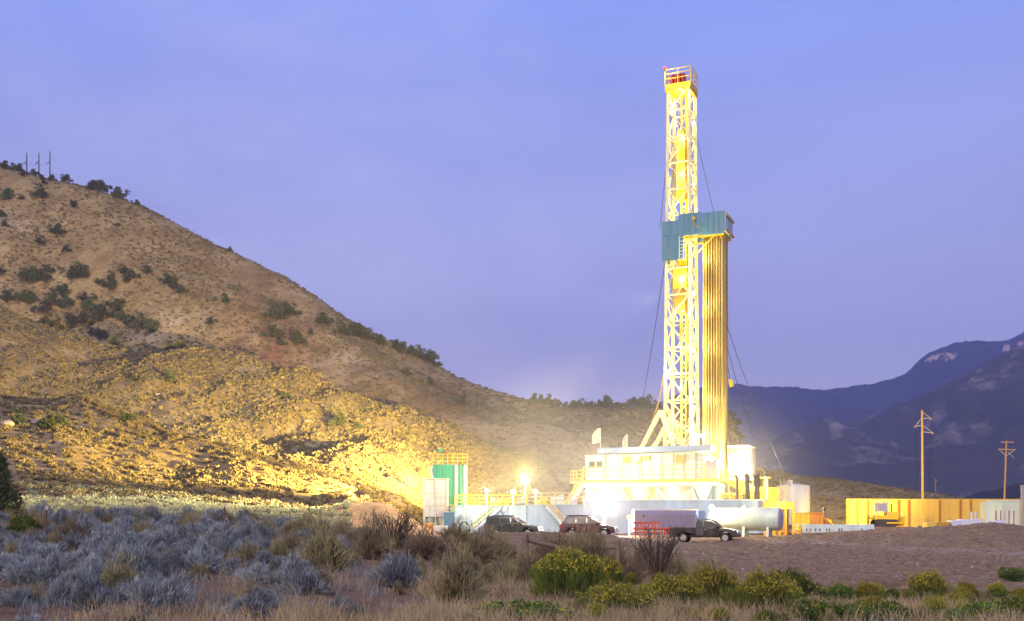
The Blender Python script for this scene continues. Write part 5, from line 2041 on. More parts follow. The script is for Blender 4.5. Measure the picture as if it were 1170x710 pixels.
def make_bush(kind, seed, par):
    """parts of one unit sized shrub (about one metre tall) hung under par"""
    rng = np.random.default_rng(seed)
    if kind == 'sage':
        n = 950
        p, d = dome_points(n, 0.75, 0.85, rng, 9, 0.5)
        k = 4
        base = np.repeat(p, k, 0) + rng.normal(size=(n * k, 3)) * 0.02
        dd = norm(np.repeat(d, k, 0) * 0.75 + np.array([[0, 0, 0.75]]) + rng.normal(size=(n * k, 3)) * 0.30)
        V, Q = blades(base, dd, rng.uniform(0.07, 0.17, n * k), rng.uniform(0.010, 0.020, n * k), rng)
        mesh_np('foliage', V, Q, 'sage', par)
        stems_mesh(p, rng, 55, 0.016, 'branches', par)
    elif kind == 'dry':
        n = 900
        p, d = dome_points(n, 0.70, 1.0, rng, 8, 0.35)
        k = 3
        base = np.repeat(p, k, 0) * 0.93 + rng.normal(size=(n * k, 3)) * 0.02
        dd = norm(np.repeat(d, k, 0) * 0.7 + np.array([[0, 0, 0.7]]) + rng.normal(size=(n * k, 3)) * 0.38)
        V, Q = blades(base, dd, rng.uniform(0.07, 0.19, n * k), rng.uniform(0.008, 0.015, n * k), rng, 0.25)
        mesh_np('foliage', V, Q, 'sage_dry', par)
        stems_mesh(p, rng, 110, 0.016, 'branches', par)
    elif kind == 'rabbit':
        n = 1000
        p, d = dome_points(n, 0.85, 0.85, rng, 9, 0.55, 6, 0.70)
        k = 4
        base = np.repeat(p, k, 0) * 0.95 + rng.normal(size=(n * k, 3)) * 0.02
        dd = norm(np.repeat(d, k, 0) * 0.6 + np.array([[0, 0, 0.8]]) + rng.normal(size=(n * k, 3)) * 0.2)
        V, Q = blades(base, dd, rng.uniform(0.10, 0.20, n * k), rng.uniform(0.009, 0.016, n * k), rng, 0.2)
        V1, Q1 = V, Q
        top = p[(p[:, 2] > 0.5)]
        kk = 5
        fb = np.repeat(top, kk, 0) * 1.06 + rng.normal(size=(len(top) * kk, 3)) * 0.03
        fd = norm(rng.normal(size=(len(fb), 3)) + np.array([[0, 0, 0.8]]))
        V, Q = blades(fb, fd, rng.uniform(0.03, 0.07, len(fb)), rng.uniform(0.015, 0.03, len(fb)), rng)
        mesh_np('foliage', np.concatenate([V1, V]), np.concatenate([Q1, Q + len(V1)]), ['rabbit', 'rabbit_flower'], par, matidx=[0] * len(Q1) + [1] * len(Q))
        stems_mesh(p, rng, 40, 0.014, 'branches', par)
    elif kind == 'leafy':
        n = 800
        p, d = dome_points(n, 0.9, 0.7, rng, 12, 0.5, 7, 0.66)
        k = 5
        base = np.repeat(p, k, 0) + rng.normal(size=(n * k, 3)) * 0.03
        dd = norm(np.repeat(d, k, 0) * 0.8 + np.array([[0, 0, 0.3]]) + rng.normal(size=(n * k, 3)) * 0.7)
        V, Q = blades(base, dd, rng.uniform(0.06, 0.13, n * k), rng.uniform(0.02, 0.04, n * k), rng, 0.4)
        V1, Q1 = V, Q
        top = p[(p[:, 2] > 0.35)]
        top = top[rng.uniform(size=len(top)) < 0.35]
        fb = np.repeat(top, 5, 0) * 1.08 + rng.normal(size=(len(top) * 5, 3)) * 0.025
        fd = norm(rng.normal(size=(len(fb), 3)))
        V, Q = blades(fb, fd, rng.uniform(0.03, 0.06, len(fb)), rng.uniform(0.02, 0.03, len(fb)), rng)
        mesh_np('foliage', np.concatenate([V1, V]), np.concatenate([Q1, Q + len(V1)]), ['leafy', 'rabbit_flower'], par, matidx=[0] * len(Q1) + [1] * len(Q))
        stems_mesh(p, rng, 40, 0.014, 'branches', par)
    elif kind == 'bare':
        mb = MB()
        for i in range(46):
            t = rng.uniform(0, 2 * math.pi)
            s = rng.uniform(0.15, 0.75)
            a = Vector((0.05 * math.cos(t), 0.05 * math.sin(t), 0))
            b = a + Vector((s * 0.5 * math.cos(t), s * 0.5 * math.sin(t), rng.uniform(0.3, 0.6)))
            c = b + Vector((s * 0.5 * math.cos(t + 0.4), s * 0.5 * math.sin(t + 0.4), rng.uniform(0.2, 0.55)))
            mb.tube(a, b, 0.022, 0.014, n=5, cap=False)
            mb.tube(b, c, 0.014, 0.006, n=5, cap=False)
            for q in range(3):
                e = b.lerp(c, 0.3 + 0.3 * q)
                mb.tube(e, e + Vector((rng.normal() * 0.12, rng.normal() * 0.12, 0.18)), 0.007, 0.004, n=4, cap=False)
        mb.build('branches', 'twig', par)
        n = 350
        p, d = dome_points(n, 0.75, 1.0, rng, 8, 0.3)
        dd = norm(d * 0.4 + np.array([[0, 0, 0.9]]) + rng.normal(size=(n, 3)) * 0.25)
        V, Q = blades(p, dd, rng.uniform(0.1, 0.25, n), rng.uniform(0.008, 0.013, n), rng, 0.15)
        mesh_np('foliage', V, Q, 'sage_dry', par)


PROTO = {}
KNAME = {'sage': ('sagebrush', 'sagebrush'), 'dry': ('dry_shrub', 'dry shrub'), 'rabbit': ('rabbitbrush', 'rabbitbrush'), 'leafy': ('leafy_shrub', 'green shrub'), 'bare': ('bare_shrub', 'bare shrub')}
for kind, nvar in (('sage', 5), ('dry', 4), ('rabbit', 3), ('leafy', 3), ('bare', 2)):
    PROTO[kind] = []
    for k in range(nvar):
        r_ = thing(KNAME[kind][0], None, None)
        make_bush(kind, 100 + 17 * k + len(kind) * 7, r_)
        PROTO[kind].append([r_, False])


def bush(kind, p, w, h, label, group=None, var=None):
    """one shrub w metres wide and h metres tall standing at p; the first of a kind is the prototype itself"""
    slot = PROTO[kind][random.randrange(len(PROTO[kind])) if var is None else var % len(PROTO[kind])]
    if not slot[1]:
        o = slot[0]
        slot[1] = True
    else:
        o = copy_tree(slot[0])
    o.location = p
    o.rotation_euler = (0, 0, random.uniform(0, 6.283))
    o.scale = (w / 1.75, w / 1.75, h / 1.05)
    for k in ('label', 'category', 'group'):
        if k in o:
            del o[k]
    return tag(o, label, KNAME[kind][1], group)


# shrubs that can be told apart: (kind, column, base row, width px, height px, label)
SINGLE = [
    ('dry', 372, 652, 110, 78, 'widest grey brown shrub at the edge of the dirt clearing, left of centre'),
    ('dry', 424, 640, 80, 58, 'grey brown shrub below the thin dark stake'),
    ('bare', 452, 628, 80, 45, 'dark twiggy shrub in front of the lit dirt mound'),
    ('dry', 520, 690, 118, 76, 'rounded brown green shrub standing alone on the pinkish dirt'),
    ('sage', 452, 672, 105, 50, 'low grey green sagebrush behind the pinkish dirt patch'),
    ('sage', 392, 706, 78, 34, 'dark green low sagebrush on the bare pinkish dirt'),
    ('sage', 345, 678, 72, 40, 'small silvery sagebrush at the left rim of the dirt clearing'),
    ('sage', 290, 702, 95, 48, 'bluish low sagebrush with spreading silver shoots near the bottom'),
    ('dry', 485, 640, 110, 45, 'wide olive shrub below the green wagon and white silo'),
    ('dry', 545, 645, 95, 48, 'pale olive shrub left of the thick wooden post'),
    ('dry', 575, 668, 70, 38, 'yellowish dry shrub below the thick wooden post'),
    ('rabbit', 648, 684, 112, 66, 'large round yellow green rabbitbrush under the sloping rail'),
    ('rabbit', 692, 680, 70, 52, 'smaller round rabbitbrush touching the large one on its right'),
    ('dry', 640, 645, 70, 42, 'sunlit dry shrub behind the large rabbitbrush, beside the rail'),
    ('dry', 680, 645, 75, 46, 'pinkish dry shrub glowing below the maroon wagon'),
    ('bare', 752, 664, 78, 62, 'bare twiggy shrub with two long dark branches below the red rack'),
    ('dry', 722, 668, 60, 40, 'dry shrub between the second wooden post and the bare twigs'),
    ('leafy', 600, 714, 150, 38, 'bright green leafy shrub along the bottom edge, left of the orange flowered one'),
    ('leafy', 540, 716, 70, 30, 'small green shrub at the bottom beside dry grass'),
    ('rabbit', 700, 706, 130, 46, 'rabbitbrush with orange yellow flower heads near the bottom'),
    ('rabbit', 772, 700, 90, 52, 'green rabbitbrush right of the orange flowered one'),
    ('rabbit', 815, 698, 85, 60, 'rabbitbrush in front of the leaning stake'),
    ('rabbit', 868, 702, 100, 58, 'widest dark based rabbitbrush below the pickup'),
    ('leafy', 905, 692, 70, 58, 'tall loose green shrub rising before the dirt bank'),
    ('leafy', 950, 712, 100, 42, 'bushy green shrub with flecks of yellow by the gully'),
    ('leafy', 1010, 708, 85, 36, 'low green shrub behind golden grass'),
    ('rabbit', 1062, 692, 60, 48, 'upright rabbitbrush with bright yellow tips before the bank'),
    ('dry', 1085, 690, 70, 28, 'dark low shrub behind the yellow tipped rabbitbrush'),
    ('leafy', 1112, 716, 95, 46, 'darkest dense green shrub in the lower right'),
    ('leafy', 1165, 712, 70, 42, 'green shrub cut off by the right edge'),
    ('leafy', 1163, 664, 50, 24, 'dark shrub in the bank below the track at the right edge'),
    ('leafy', 150, 722, 60, 26, 'small lime green plant at the bottom left edge'),
    ('leafy', 28, 612, 40, 34, 'green low bush under the dark juniper at the left edge'),
]
taken = []
for k, (kind, x, y, w_, h_, lb) in enumerate(SINGLE):
    p = hit(x, min(y, 740), 8)
    s = p.y / F
    taken.append((p.x, p.y, w_ * s * 0.5))
    o = bush(kind, p - Vector((0, 0, 0.05)), w_ * s, h_ * s, lb, var=k)

# the sage stand at the left
cnt = 0
pts = []
tries = 0
while tries < 16000:
    tries += 1
    Yb = 15 + 47 * random.random() ** 0.75
    u = random.uniform(-330, 560)
    lim = 330 + (Yb - 18) * 5.5 if Yb > 19 else 300
    if u > min(lim, 600):
        continue
    if u > 420 and Yb < 33:
        continue
    X = px(u, Yb)
    if Yb < 18.5 and u < 190 + 40 * math.sin(X):
        if random.random() < 0.85:
            continue
    if 60 < u < 130 and 22 < Yb < 25 and random.random() < 0.8:
        continue
    r = random.uniform(0.32, 0.85) * (0.9 if Yb < 24 else 1.0)
    if any((X - a) ** 2 + (Yb - b) ** 2 < (0.46 * (r + c)) ** 2 for a, b, c in pts) or any((X - a) ** 2 + (Yb - b) ** 2 < (0.75 * (r + c)) ** 2 for a, b, c in taken):
        continue
    pts.append((X, Yb, r))
    if len(pts) > 560:
        break
pts.sort(key=lambda t: -t[2] / t[1])
FAR, n_sage = [], 0
for (X, Yb, r) in pts:
    u = X / Yb * F + CX
    dry = random.random() < (0.05 if Yb < 26 else 0.14) + (0.55 if u > 330 else 0.0) + (0.2 if Yb > 42 else 0)
    z = th(X, Yb) - 0.04
    hgt = r * random.uniform(1.05, 1.5)
    if dry:
        bush('dry', (X, Yb, z), 2.2 * r, min(hgt * 0.95, 1.35), 'grey brown dry shrub among the sagebrush at the left', 'dry shrubs in the sage stand')
    elif n_sage >= 285:
        FAR.append((X, Yb, z, r, min(hgt, 1.35)))
    else:
        n_sage += 1
        bush('sage', (X, Yb, z), 2.1 * r, min(hgt, 1.35), 'bluish grey sagebrush in the stand filling the lower left', 'sagebrush stand at lower left')
for (x, y, w_, h_) in ((575, 642, 62, 38), (602, 660, 74, 40), (624, 642, 62, 36), (662, 640, 72, 42), (706, 652, 62, 36), (736, 652, 68, 40), (772, 658, 60, 34), (802, 664, 62, 34), (560, 628, 56, 30), (520, 622, 70, 34), (536, 660, 60, 34)):
    p = hit(x, y, 8)
    s = p.y / F
    taken.append((p.x, p.y, w_ * s * 0.4))
    bush('dry', p - Vector((0, 0, 0.05)), w_ * s, h_ * s, 'small dry shrub scattered among the greener ones along the fence', 'small dry shrubs by the fence')
if FAR:                       # the smallest ones, past what one could count, as one mass
    rng = np.random.default_rng(4)
    VV, QQ, off = [], [], 0
    for (X, Yb, z, r, hgt) in FAR:
        p, d = dome_points(260, 1.0 * r, hgt * 0.95, rng, 9, 0.5)
        dd = norm(np.repeat(d, 3, 0) * 0.75 + np.array([[0, 0, 0.75]]) + rng.normal(size=(780, 3)) * 0.3)
        V, Q = blades(np.repeat(p, 3, 0) + rng.normal(size=(780, 3)) * 0.03 + np.array([[X, Yb, z]]), dd, rng.uniform(0.08, 0.19, 780) , rng.uniform(0.016, 0.03, 780), rng)
        VV.append(V)
        QQ.append(Q + off)
        off += len(V)
    tag(mesh_np('far_sagebrush', np.concatenate(VV), np.concatenate(QQ), 'sage'), kind='stuff')
    print('far sagebrush', len(FAR))
# filler along the centre and right
for k in range(900):
    Yb = random.uniform(17, 47)
    u = random.uniform(440, 1330)
    X = px(u, Yb)
    r = random.uniform(0.25, 0.5) * (0.7 if Yb < 25 else 1)
    lo = 19 + 1.5 * math.sin(X)
    if 440 < u < 560 and Yb < 26:
        continue
    if u > 850 and Yb > 40:
        continue
    if any((X - a) ** 2 + (Yb - b) ** 2 < (0.85 * (r + c)) ** 2 for a, b, c in taken):
        continue
    if len(taken) > 230:
        break
    taken.append((X, Yb, r))
    z = th(X, Yb) - 0.04
    kk = random.random()
    if (u < 600 and kk < 0.8) or kk < 0.25:
        bush('dry', (X, Yb, z), 1.9 * r, 1.5 * r, 'small dry shrub scattered among the greener ones along the fence', 'small dry shrubs by the fence')
    elif kk < 0.75:
        bush('rabbit', (X, Yb, z), 2.2 * r, 1.7 * r, 'small yellow green rabbitbrush in the green belt below the dirt bank', 'small rabbitbrush below the bank')
    else:
        bush('leafy', (X, Yb, z), 2.2 * r, 1.5 * r, 'small dark green shrub in the green belt below the dirt bank', 'small green shrubs below the bank')


# ---- dry grass (nobody could count it)
def grass_field(name, n_tufts, per, zone, hmin, hmax, m):
    rng = np.random.default_rng(len(name) * 13)
    B = []
    while len(B) < n_tufts:
        Yb = rng.uniform(13, 50)
        u = rng.uniform(-200, 1400)
        if zone(u, Yb, rng):
            B.append((px(u, Yb), Yb, th(px(u, Yb), Yb)))
    B = np.array(B)
    n = n_tufts * per
    base = np.repeat(B, per, 0) + rng.normal(size=(n, 3)) * np.array([[0.10, 0.10, 0.0]])
    d = norm(rng.normal(size=(n, 3)) * np.array([[0.35, 0.35, 0.1]]) + np.array([[0, 0, 1]]))
    V, Q = blades(base, d, np.repeat(rng.uniform(hmin, hmax, n_tufts), per) * rng.uniform(0.5, 1.1, n), rng.uniform(0.006, 0.012, n), rng, 0.5)
    return tag(mesh_np(name, V, Q, m), kind='stuff')


def gz(u, Y_, rng):
    X = px(u, Y_)
    q = float(vnoise(np.array([X / 2.6]), np.array([Y_ / 2.6]), 77)[0]) + 0.5
    if u > 480:
        pr = 0.95 if Y_ < 21 else (0.5 if Y_ < 32 else (0.22 if u < 840 else 0.03))
        if u < 560 and 21 < Y_ < 24:
            pr = 0.2
    elif u > 320:
        pr = 0.8 if Y_ < 18.2 else (0.3 if Y_ < 24 else 0.1)
    else:
        pr = 0.35 if Y_ < 18.2 else 0.12
    return rng.uniform() < pr * min(1, max(0, q * 2.0 - 0.35))


grass_field('dry_grass', 5200, 14, gz, 0.18, 0.48, 'grass')


def gl(u, Y_, rng):
    if u > 430 - (0 if Y_ > 24 else 90):
        return rng.uniform() < 0.06
    return rng.uniform() < (0.6 if Y_ > 19 else 0.25)


grass_field('low_brush', 2200, 14, gl, 0.12, 0.34, 'sage')


# ---- hillside scrub
def leaf_quads(base, d, length, width, rng):
    n = len(base)
    side = norm(np.cross(d, rng.normal(size=(n, 3))))
    L_, w = length[:, None], width[:, None]
    V = np.stack([base, base + d * L_ * 0.5 + side * w * 0.5, base + d * L_, base + d * L_ * 0.5 - side * w * 0.5], 1).reshape(-1, 3)
    return V, np.arange(n)[:, None] * 4 + np.array([[0, 1, 2, 3]])


def scrub(name, m, dens, seed, umin, umax, y0, y1, keep, smin, smax, nb, flat=0.75, far=False):
    rng = np.random.default_rng(seed)
    P, S = [], []
    umid = rng.uniform(umin, umax, 400000)
    # uniform over ground area: pick the distance with weight Y
    Yr = np.sqrt(rng.uniform(y0 ** 2, y1 ** 2, 400000))
    area = (umax - umin) / F * (y1 ** 2 - y0 ** 2) / 2
    n = 0
    want = int(area * dens)
    for u, Yv in zip(umid[:want], Yr[:want]):
        k = keep(u, Yv)
        if k <= 0 or rng.uniform() > k:
            continue
        X = px(u, Yv)
        P.append((X, Yv, th(X, Yv)))
        S.append(rng.uniform(smin, smax))
    P, S = np.array(P), np.array(S)
    N_ = len(P)
    n = N_ * nb
    d = rng.normal(size=(n, 3))
    d[:, 2] = np.abs(d[:, 2]) + 0.15
    d = norm(d)
    sz = np.repeat(S, nb)
    base = np.repeat(P, nb, 0) + d * (sz * rng.uniform(0.1, 0.45, n))[:, None] * np.array([[1, 1, flat]])
    dd = norm(d + np.array([[0, 0, 0.5]]) + rng.normal(size=(n, 3)) * 0.5)
    if far:
        V, Q = leaf_quads(base, dd, sz * rng.uniform(0.28, 0.50, n), sz * rng.uniform(0.22, 0.40, n), rng)
    else:
        V, Q = blades(base, dd, sz * rng.uniform(0.12, 0.27, n), sz * rng.uniform(0.07, 0.15, n), rng, 0.3)
    return tag(mesh_np(name, V, Q, m), kind='stuff')


M['scrub_tan'] = mat('scrub_tan', (0.19, 0.15, 0.07), 0.85, var=0.5, vscale=0.5, trans=0.15)
M['scrub_olive'] = mat('scrub_olive', (0.12, 0.10, 0.05), 0.85, var=0.5, vscale=0.3, trans=0.1)
M['scrub_pale'] = mat('scrub_pale', (0.30, 0.31, 0.20), 0.85, var=0.35, vscale=0.6, trans=0.2)


def fyu(u):
    return float(np.interp(u, U, fy))


def cyu(u):
    return float(np.interp(u, U, cy))


def byu(u):
    return float(np.interp(u, U, by))


def pth(u, Y_):
    r = np.interp(Y_, YR, np.arange(len(YR)))
    c = np.interp(u, U, np.arange(len(U)))
    return float(path_shade[int(r), int(c)])


def k_front(u, Y_):
    if Y_ < fyu(u) - 10 or Y_ > cyu(u) + 60 or pth(u, Y_) > 0.2:
        return 0
    if 500 < u < 1300 and Y_ < fyu(u):
        return 0
    return 1.0 if u < 560 else 0.7


def k_back(u, Y_):
    if Y_ < cyu(u) + 10:
        return 0
    q = float(fbm(np.array([px(u, Y_) / 30]), np.array([Y_ / 30]), 3, 88)[0])
    return (0.9 if Y_ < byu(u) + 10 else 0.75) * min(1, max(0.12, 0.65 + 1.7 * q))


scrub('hillside_brush', 'scrub_tan', 0.62, 5, -260, 640, 105, 330, k_front, 0.6, 1.5, 84)
scrub('upper_scrub', 'scrub_olive', 0.62, 6, -200, 900, 160, 620, k_back, 0.6, 1.7, 13, 0.6, True)
scrub('valley_scrub', 'scrub_olive', 0.32, 8, 830, 1300, 190, 360, lambda u, Y_: 0.8 if Y_ > fyu(u) + 6 else 0, 0.7, 1.6, 26)


def k_mid(u, Y_):
    if Y_ < cyu(u) + 50 or Y_ > byu(u) + 18:
        return 0
    q = float(fbm(np.array([px(u, Y_) / 22]), np.array([Y_ / 22]), 3, 61)[0])
    return min(1, max(0.25, 0.75 + 1.3 * q))


scrub('middle_brush', 'scrub_tan', 0.42, 12, -220, 800, 190, 420, k_mid, 0.6, 1.5, 24, 0.7, True)


def k_pale(u, Y_):
    lim = np.interp(u, [-300, 150, 300, 400, 430], [128, 124, 122, 118, 100])
    return 0.9 if (62 < Y_ < lim and u < 400 and pth(u, Y_) < 0.2) else 0


scrub('sage_flat', 'scrub_pale', 0.9, 7, -260, 405, 58, 130, k_pale, 0.6, 1.1, 60)


# ---- junipers
def make_juniper(seed, par, m='juniper', tall=1.0):
    rng = np.random.default_rng(seed)
    n = 420
    nl = 16
    c = rng.normal(size=(nl, 3)) * np.array([[0.30, 0.30, 0.26]])
    c[:, 2] = np.abs(c[:, 2]) * 1.25 + 0.18
    c[:, :2] *= (1.15 - 0.55 * c[:, 2:3])
    i = rng.integers(0, nl, n)
    d = norm(rng.normal(size=(n, 3)))
    p = c[i] + d * rng.uniform(0.06, 0.20, n)[:, None]
    p[:, 2] = np.maximum(p[:, 2], 0.04)
    k = 5
    base = np.repeat(p, k, 0) + rng.normal(size=(n * k, 3)) * 0.03
    dd = norm(np.repeat(d, k, 0) * 0.7 + np.array([[0, 0, 0.55]]) + rng.normal(size=(n * k, 3)) * 0.4)
    V, Q = blades(base, dd, rng.uniform(0.06, 0.12, n * k), rng.uniform(0.03, 0.06, n * k), rng, 0.3)
    V[:, 2] *= tall
    mb = MB()
    mb.tube((0, 0, -0.15), (0.02, 0.01, 0.4), 0.05, 0.035, n=7)
    mb.tube((0.02, 0.01, 0.4), (0.0, 0.03, 0.75 * tall), 0.035, 0.01, n=6)
    for k in range(6):
        t = rng.uniform(0, 6.28)
        z = rng.uniform(0.1, 0.45)
        mb.tube((0.01, 0.01, z), (0.3 * math.cos(t), 0.3 * math.sin(t), z + 0.2), 0.025, 0.008, n=5)
    mb.build('trunk', 'bark', par)
    mesh_np('crown', V, Q, m, par)


JUN = []
for k in range(5):
    t = thing('juniper_tree', None, None)
    make_juniper(900 + k, t, 'juniper', 1.0)
    JUN.append([t, False])
JL = []
for k in range(2):
    t = thing('juniper_tree', None, None)
    make_juniper(950 + k, t, 'juniper_lit', 1.35)
    JL.append([t, False])
JN = thing('juniper_tree', None, None)


def juniper(x, y, w, label, group=None, pool=None, hk=0.95, Yfix=None):
    pool = pool or JUN
    if Yfix:
        p = Vector((px(x, Yfix), Yfix, th(px(x, Yfix), Yfix)))
    else:
        p = hit(x, y, 60)
        if p is None:
            for dy in range(1, 14):
                p = hit(x, y + dy, 60)
                if p:
                    break
    if p is None:
        return None
    slot = random.choice(pool)
    if not slot[1]:
        o, slot[1] = slot[0], True
    else:
        o = copy_tree(slot[0])
    s = w * p.y / F * 1.1
    o.location = p - Vector((0, 0, 0.05 * s))
    o.rotation_euler = (0, 0, random.uniform(0, 6.28))
    o.scale = (s, s, s * hk * random.uniform(0.9, 1.1))
    for k in ('label', 'category', 'group'):
        if k in o:
            del o[k]
    return tag(o, label, 'juniper', group)


GRP = [
    ('dark juniper on the upper left hilltop beside the three poles', 'junipers on the hilltop by the poles', [(5, 194, 10), (20, 197, 10), (26, 203, 6), (40, 203, 8), (47, 206, 7), (50, 212, 5), (60, 207, 7), (75, 208, 9)]),
    ('dark juniper on the left skyline just below the hilltop', 'junipers on the left skyline', [(108, 217, 12), (116, 219, 13), (133, 226, 13), (139, 229, 9), (157, 238, 7)]),
    ('lone dark juniper scattered over the bare upper left slope', 'junipers on the upper slope', [(8, 230, 13), (24, 231, 6), (46, 237, 13), (83, 245, 9), (3, 253, 9), (6, 262, 6), (133, 264, 5), (64, 278, 13), (47, 281, 9), (77, 294, 8), (2, 323, 8)]),
    ('dark green juniper in the thicket across the left hillside gully', 'juniper thicket in the gully', [
        (28, 327, 16), (40, 331, 16), (50, 333, 14), (10, 350, 12), (22, 357, 12), (35, 352, 17), (50, 361, 14), (62, 363, 14), (70, 351, 14), (85, 320, 17), (92, 324, 17), (57, 313, 9), (80, 376, 16), (95, 384, 17),
        (120, 376, 18), (133, 360, 16), (137, 370, 12), (160, 377, 18), (172, 381, 15), (105, 386, 8), (115, 394, 12), (134, 397, 12), (55, 373, 13), (75, 366, 14), (100, 371, 14), (148, 374, 13), (66, 378, 12), (110, 380, 13), (128, 347, 16)]),
    ('dark juniper in the row above the hillside thicket', 'junipers in the row above the thicket', [(115, 330, 8), (127, 322, 8), (150, 322, 12), (170, 322, 9), (192, 329, 11), (200, 332, 12), (208, 336, 9), (95, 345, 9), (107, 347, 7), (145, 333, 6), (140, 320, 9)]),
    ('dark juniper in the clump beside the reddish slope', 'junipers beside the reddish patch', [(330, 361, 16), (312, 371, 18), (315, 389, 16), (340, 399, 16), (355, 382, 6), (368, 372, 16), (322, 400, 7)]),
    ('dark juniper on the skyline right of the reddish slope', 'junipers on the descending skyline', [(390, 384, 13), (405, 386, 14), (416, 390, 15), (435, 395, 12), (452, 402, 10), (460, 404, 12), (470, 406, 11), (478, 410, 12), (486, 413, 12), (493, 416, 12), (500, 420, 8)]),
    ('juniper in the tree line on the ridge left of the mast', 'junipers on the ridge behind the rig', [(610, 459, 10), (618, 461, 9), (627, 461, 11), (636, 463, 10), (655, 465, 11), (664, 466, 10), (675, 467, 9), (684, 467, 10), (694, 468, 16), (706, 468, 10), (714, 468, 9), (727, 468, 16), (741, 468, 14), (749, 469, 10), (734, 468, 9), (646, 465, 7), (670, 466, 8)]),
    ('juniper on the hill shoulder right of the drill pipe', 'junipers right of the mast', [(836, 474, 9), (840, 486, 9), (846, 500, 8)]),
]
for lb, g_, lst in GRP:
    for (x, y, w_) in lst:
        juniper(x, y, w_, lb, g_)
for (x, y, w_, lb) in ((263, 290, 5, 'tiny dark juniper alone on the smooth skyline'), (258, 347, 12, 'juniper left of the reddish slope, below the skyline'), (240, 377, 8, 'small juniper at the foot of the pale scree'),
                       (207, 400, 9, 'small juniper at the right end of the gully'), (195, 401, 9, 'small juniper just left of the one at the end of the gully'), (325, 457, 9, 'olive juniper on the tan middle spur'),
                       (463, 429, 8, 'small juniper high on the slope above the green tower'), (492, 442, 10, 'round juniper on the slope above the green tower, middle of three'), (528, 463, 11, 'round dark juniper on the slope right of the green tower'),
                       (388, 490, 15, 'dark conical juniper on the edge of the middle spur'), (408, 492, 9, 'small juniper beside the conical one'), (193, 438, 13, 'dark green juniper alone on the tan spur below the gully'), (153, 435, 8, 'small bush left of the lone spur juniper')):
    juniper(x, y, w_, lb)
for (x, y, w_, lb) in ((21, 487, 13, 'narrow yellow green juniper beside two reddish boulders'), (62, 492, 19, 'wide yellow green juniper right of the boulders'), (147, 486, 13, 'low yellow green juniper on the lit slope')):
    juniper(x, y, w_, lb, pool=JL, hk=0.9)

# the near juniper at the left edge
rng = np.random.default_rng(77)
Yj = 58.0
pj = Vector((px(-6, Yj), Yj, th(px(-2, Yj), Yj)))
JN.location = pj
tag(JN, 'large dark green juniper cut off by the left edge behind the sagebrush', 'juniper')
n = 3200
hgt = pz(513, Yj) - pj.z
hts = rng.uniform(0.05, 1, n)
ang = rng.uniform(0, 6.283, n)
rad = (1 - hts) ** 0.55 * 1.6 * (0.75 + 0.25 * np.sin(3 * ang + 5 * hts)) * rng.uniform(0.35, 1, n) ** 0.5 + 0.08
p = np.stack([np.cos(ang) * rad, np.sin(ang) * rad, hts * hgt * 0.93], 1)
dd = norm(np.stack([np.cos(ang) * 0.6, np.sin(ang) * 0.6, np.full(n, 0.8)], 1) + rng.normal(size=(n, 3)) * 0.3)
V, Q = blades(np.repeat(p, 3, 0) + rng.normal(size=(n * 3, 3)) * 0.05, np.repeat(dd, 3, 0), rng.uniform(0.1, 0.24, n * 3), rng.uniform(0.03, 0.06, n * 3), rng, 0.3)
mesh_np('crown', V, Q, 'juniper', JN)
mb = MB()
mb.tube((0, 0, -0.2), (0, 0, hgt * 0.9), 0.14, 0.02, n=8)
mbo = mb.build('trunk', 'bark', None)
mbo.parent = JN

# boulders
for (x, y, w_, lb) in ((8, 486, 16, 'reddish boulder left of the narrow bright juniper'), (43, 487, 15, 'reddish flat boulder between two bright junipers'), (352, 486, 9, 'pale boulder on the middle spur'), (180, 455, 7, 'pale stone on the tan slope')):
    p = hit(x, y, 60)
    if p is None:
        continue
    s = w_ * p.y / F / 2
    bm = bmesh.new()
    bmesh.ops.create_icosphere(bm, subdivisions=3, radius=1.0)
    for v in bm.verts:
        f = 1 + 0.5 * float(fbm(np.array([v.co.x * 1.3 + x]), np.array([v.co.y * 1.3 + v.co.z]), 3, 4)[0])
        v.co = Vector((v.co.x * s * f, v.co.y * s * f, v.co.z * s * 0.55 * f))
    me = bpy.data.meshes.new('boulder')
    bm.to_mesh(me)
    bm.free()
    me.materials.append(M['stone'])
    o = bpy.data.objects.new('boulder', me)
    o.location = p + Vector((0, 0, s * 0.15))
    COL.objects.link(o)
    tag(o, lb, 'boulder')
# loose stones on the bank
rng = np.random.default_rng(3)
V, Q = [], []
for k in range(700):
    u = rng.uniform(560, 1300)
    Yb = rng.uniform(50, 86)
    X = px(u, Yb)
    s = rng.uniform(0.02, 0.06) * (2.0 if rng.uniform() < 0.05 else 1)
    z = th(X, Yb) + s * 0.2
    n0 = len(V)
    for (a, b, c) in ((-1, -1, -1), (1, -1, -1), (1, 1, -1), (-1, 1, -1), (-.7, -.7, .6), (.7, -.6, .5), (.6, .7, .7), (-.7, .6, .5)):
        V.append((X + s * (a + rng.normal() * .2), Yb + s * (b + rng.normal() * .2), z + s * 0.7 * (c + rng.normal() * .15)))
    Q += [(n0 + 4, n0 + 5, n0 + 6, n0 + 7), (n0, n0 + 1, n0 + 5, n0 + 4), (n0 + 1, n0 + 2, n0 + 6, n0 + 5), (n0 + 2, n0 + 3, n0 + 7, n0 + 6), (n0 + 3, n0, n0 + 4, n0 + 7)]
tag(mesh_np('loose_stones', V, Q, 'stone'), kind='stuff')
V, Q = [], []
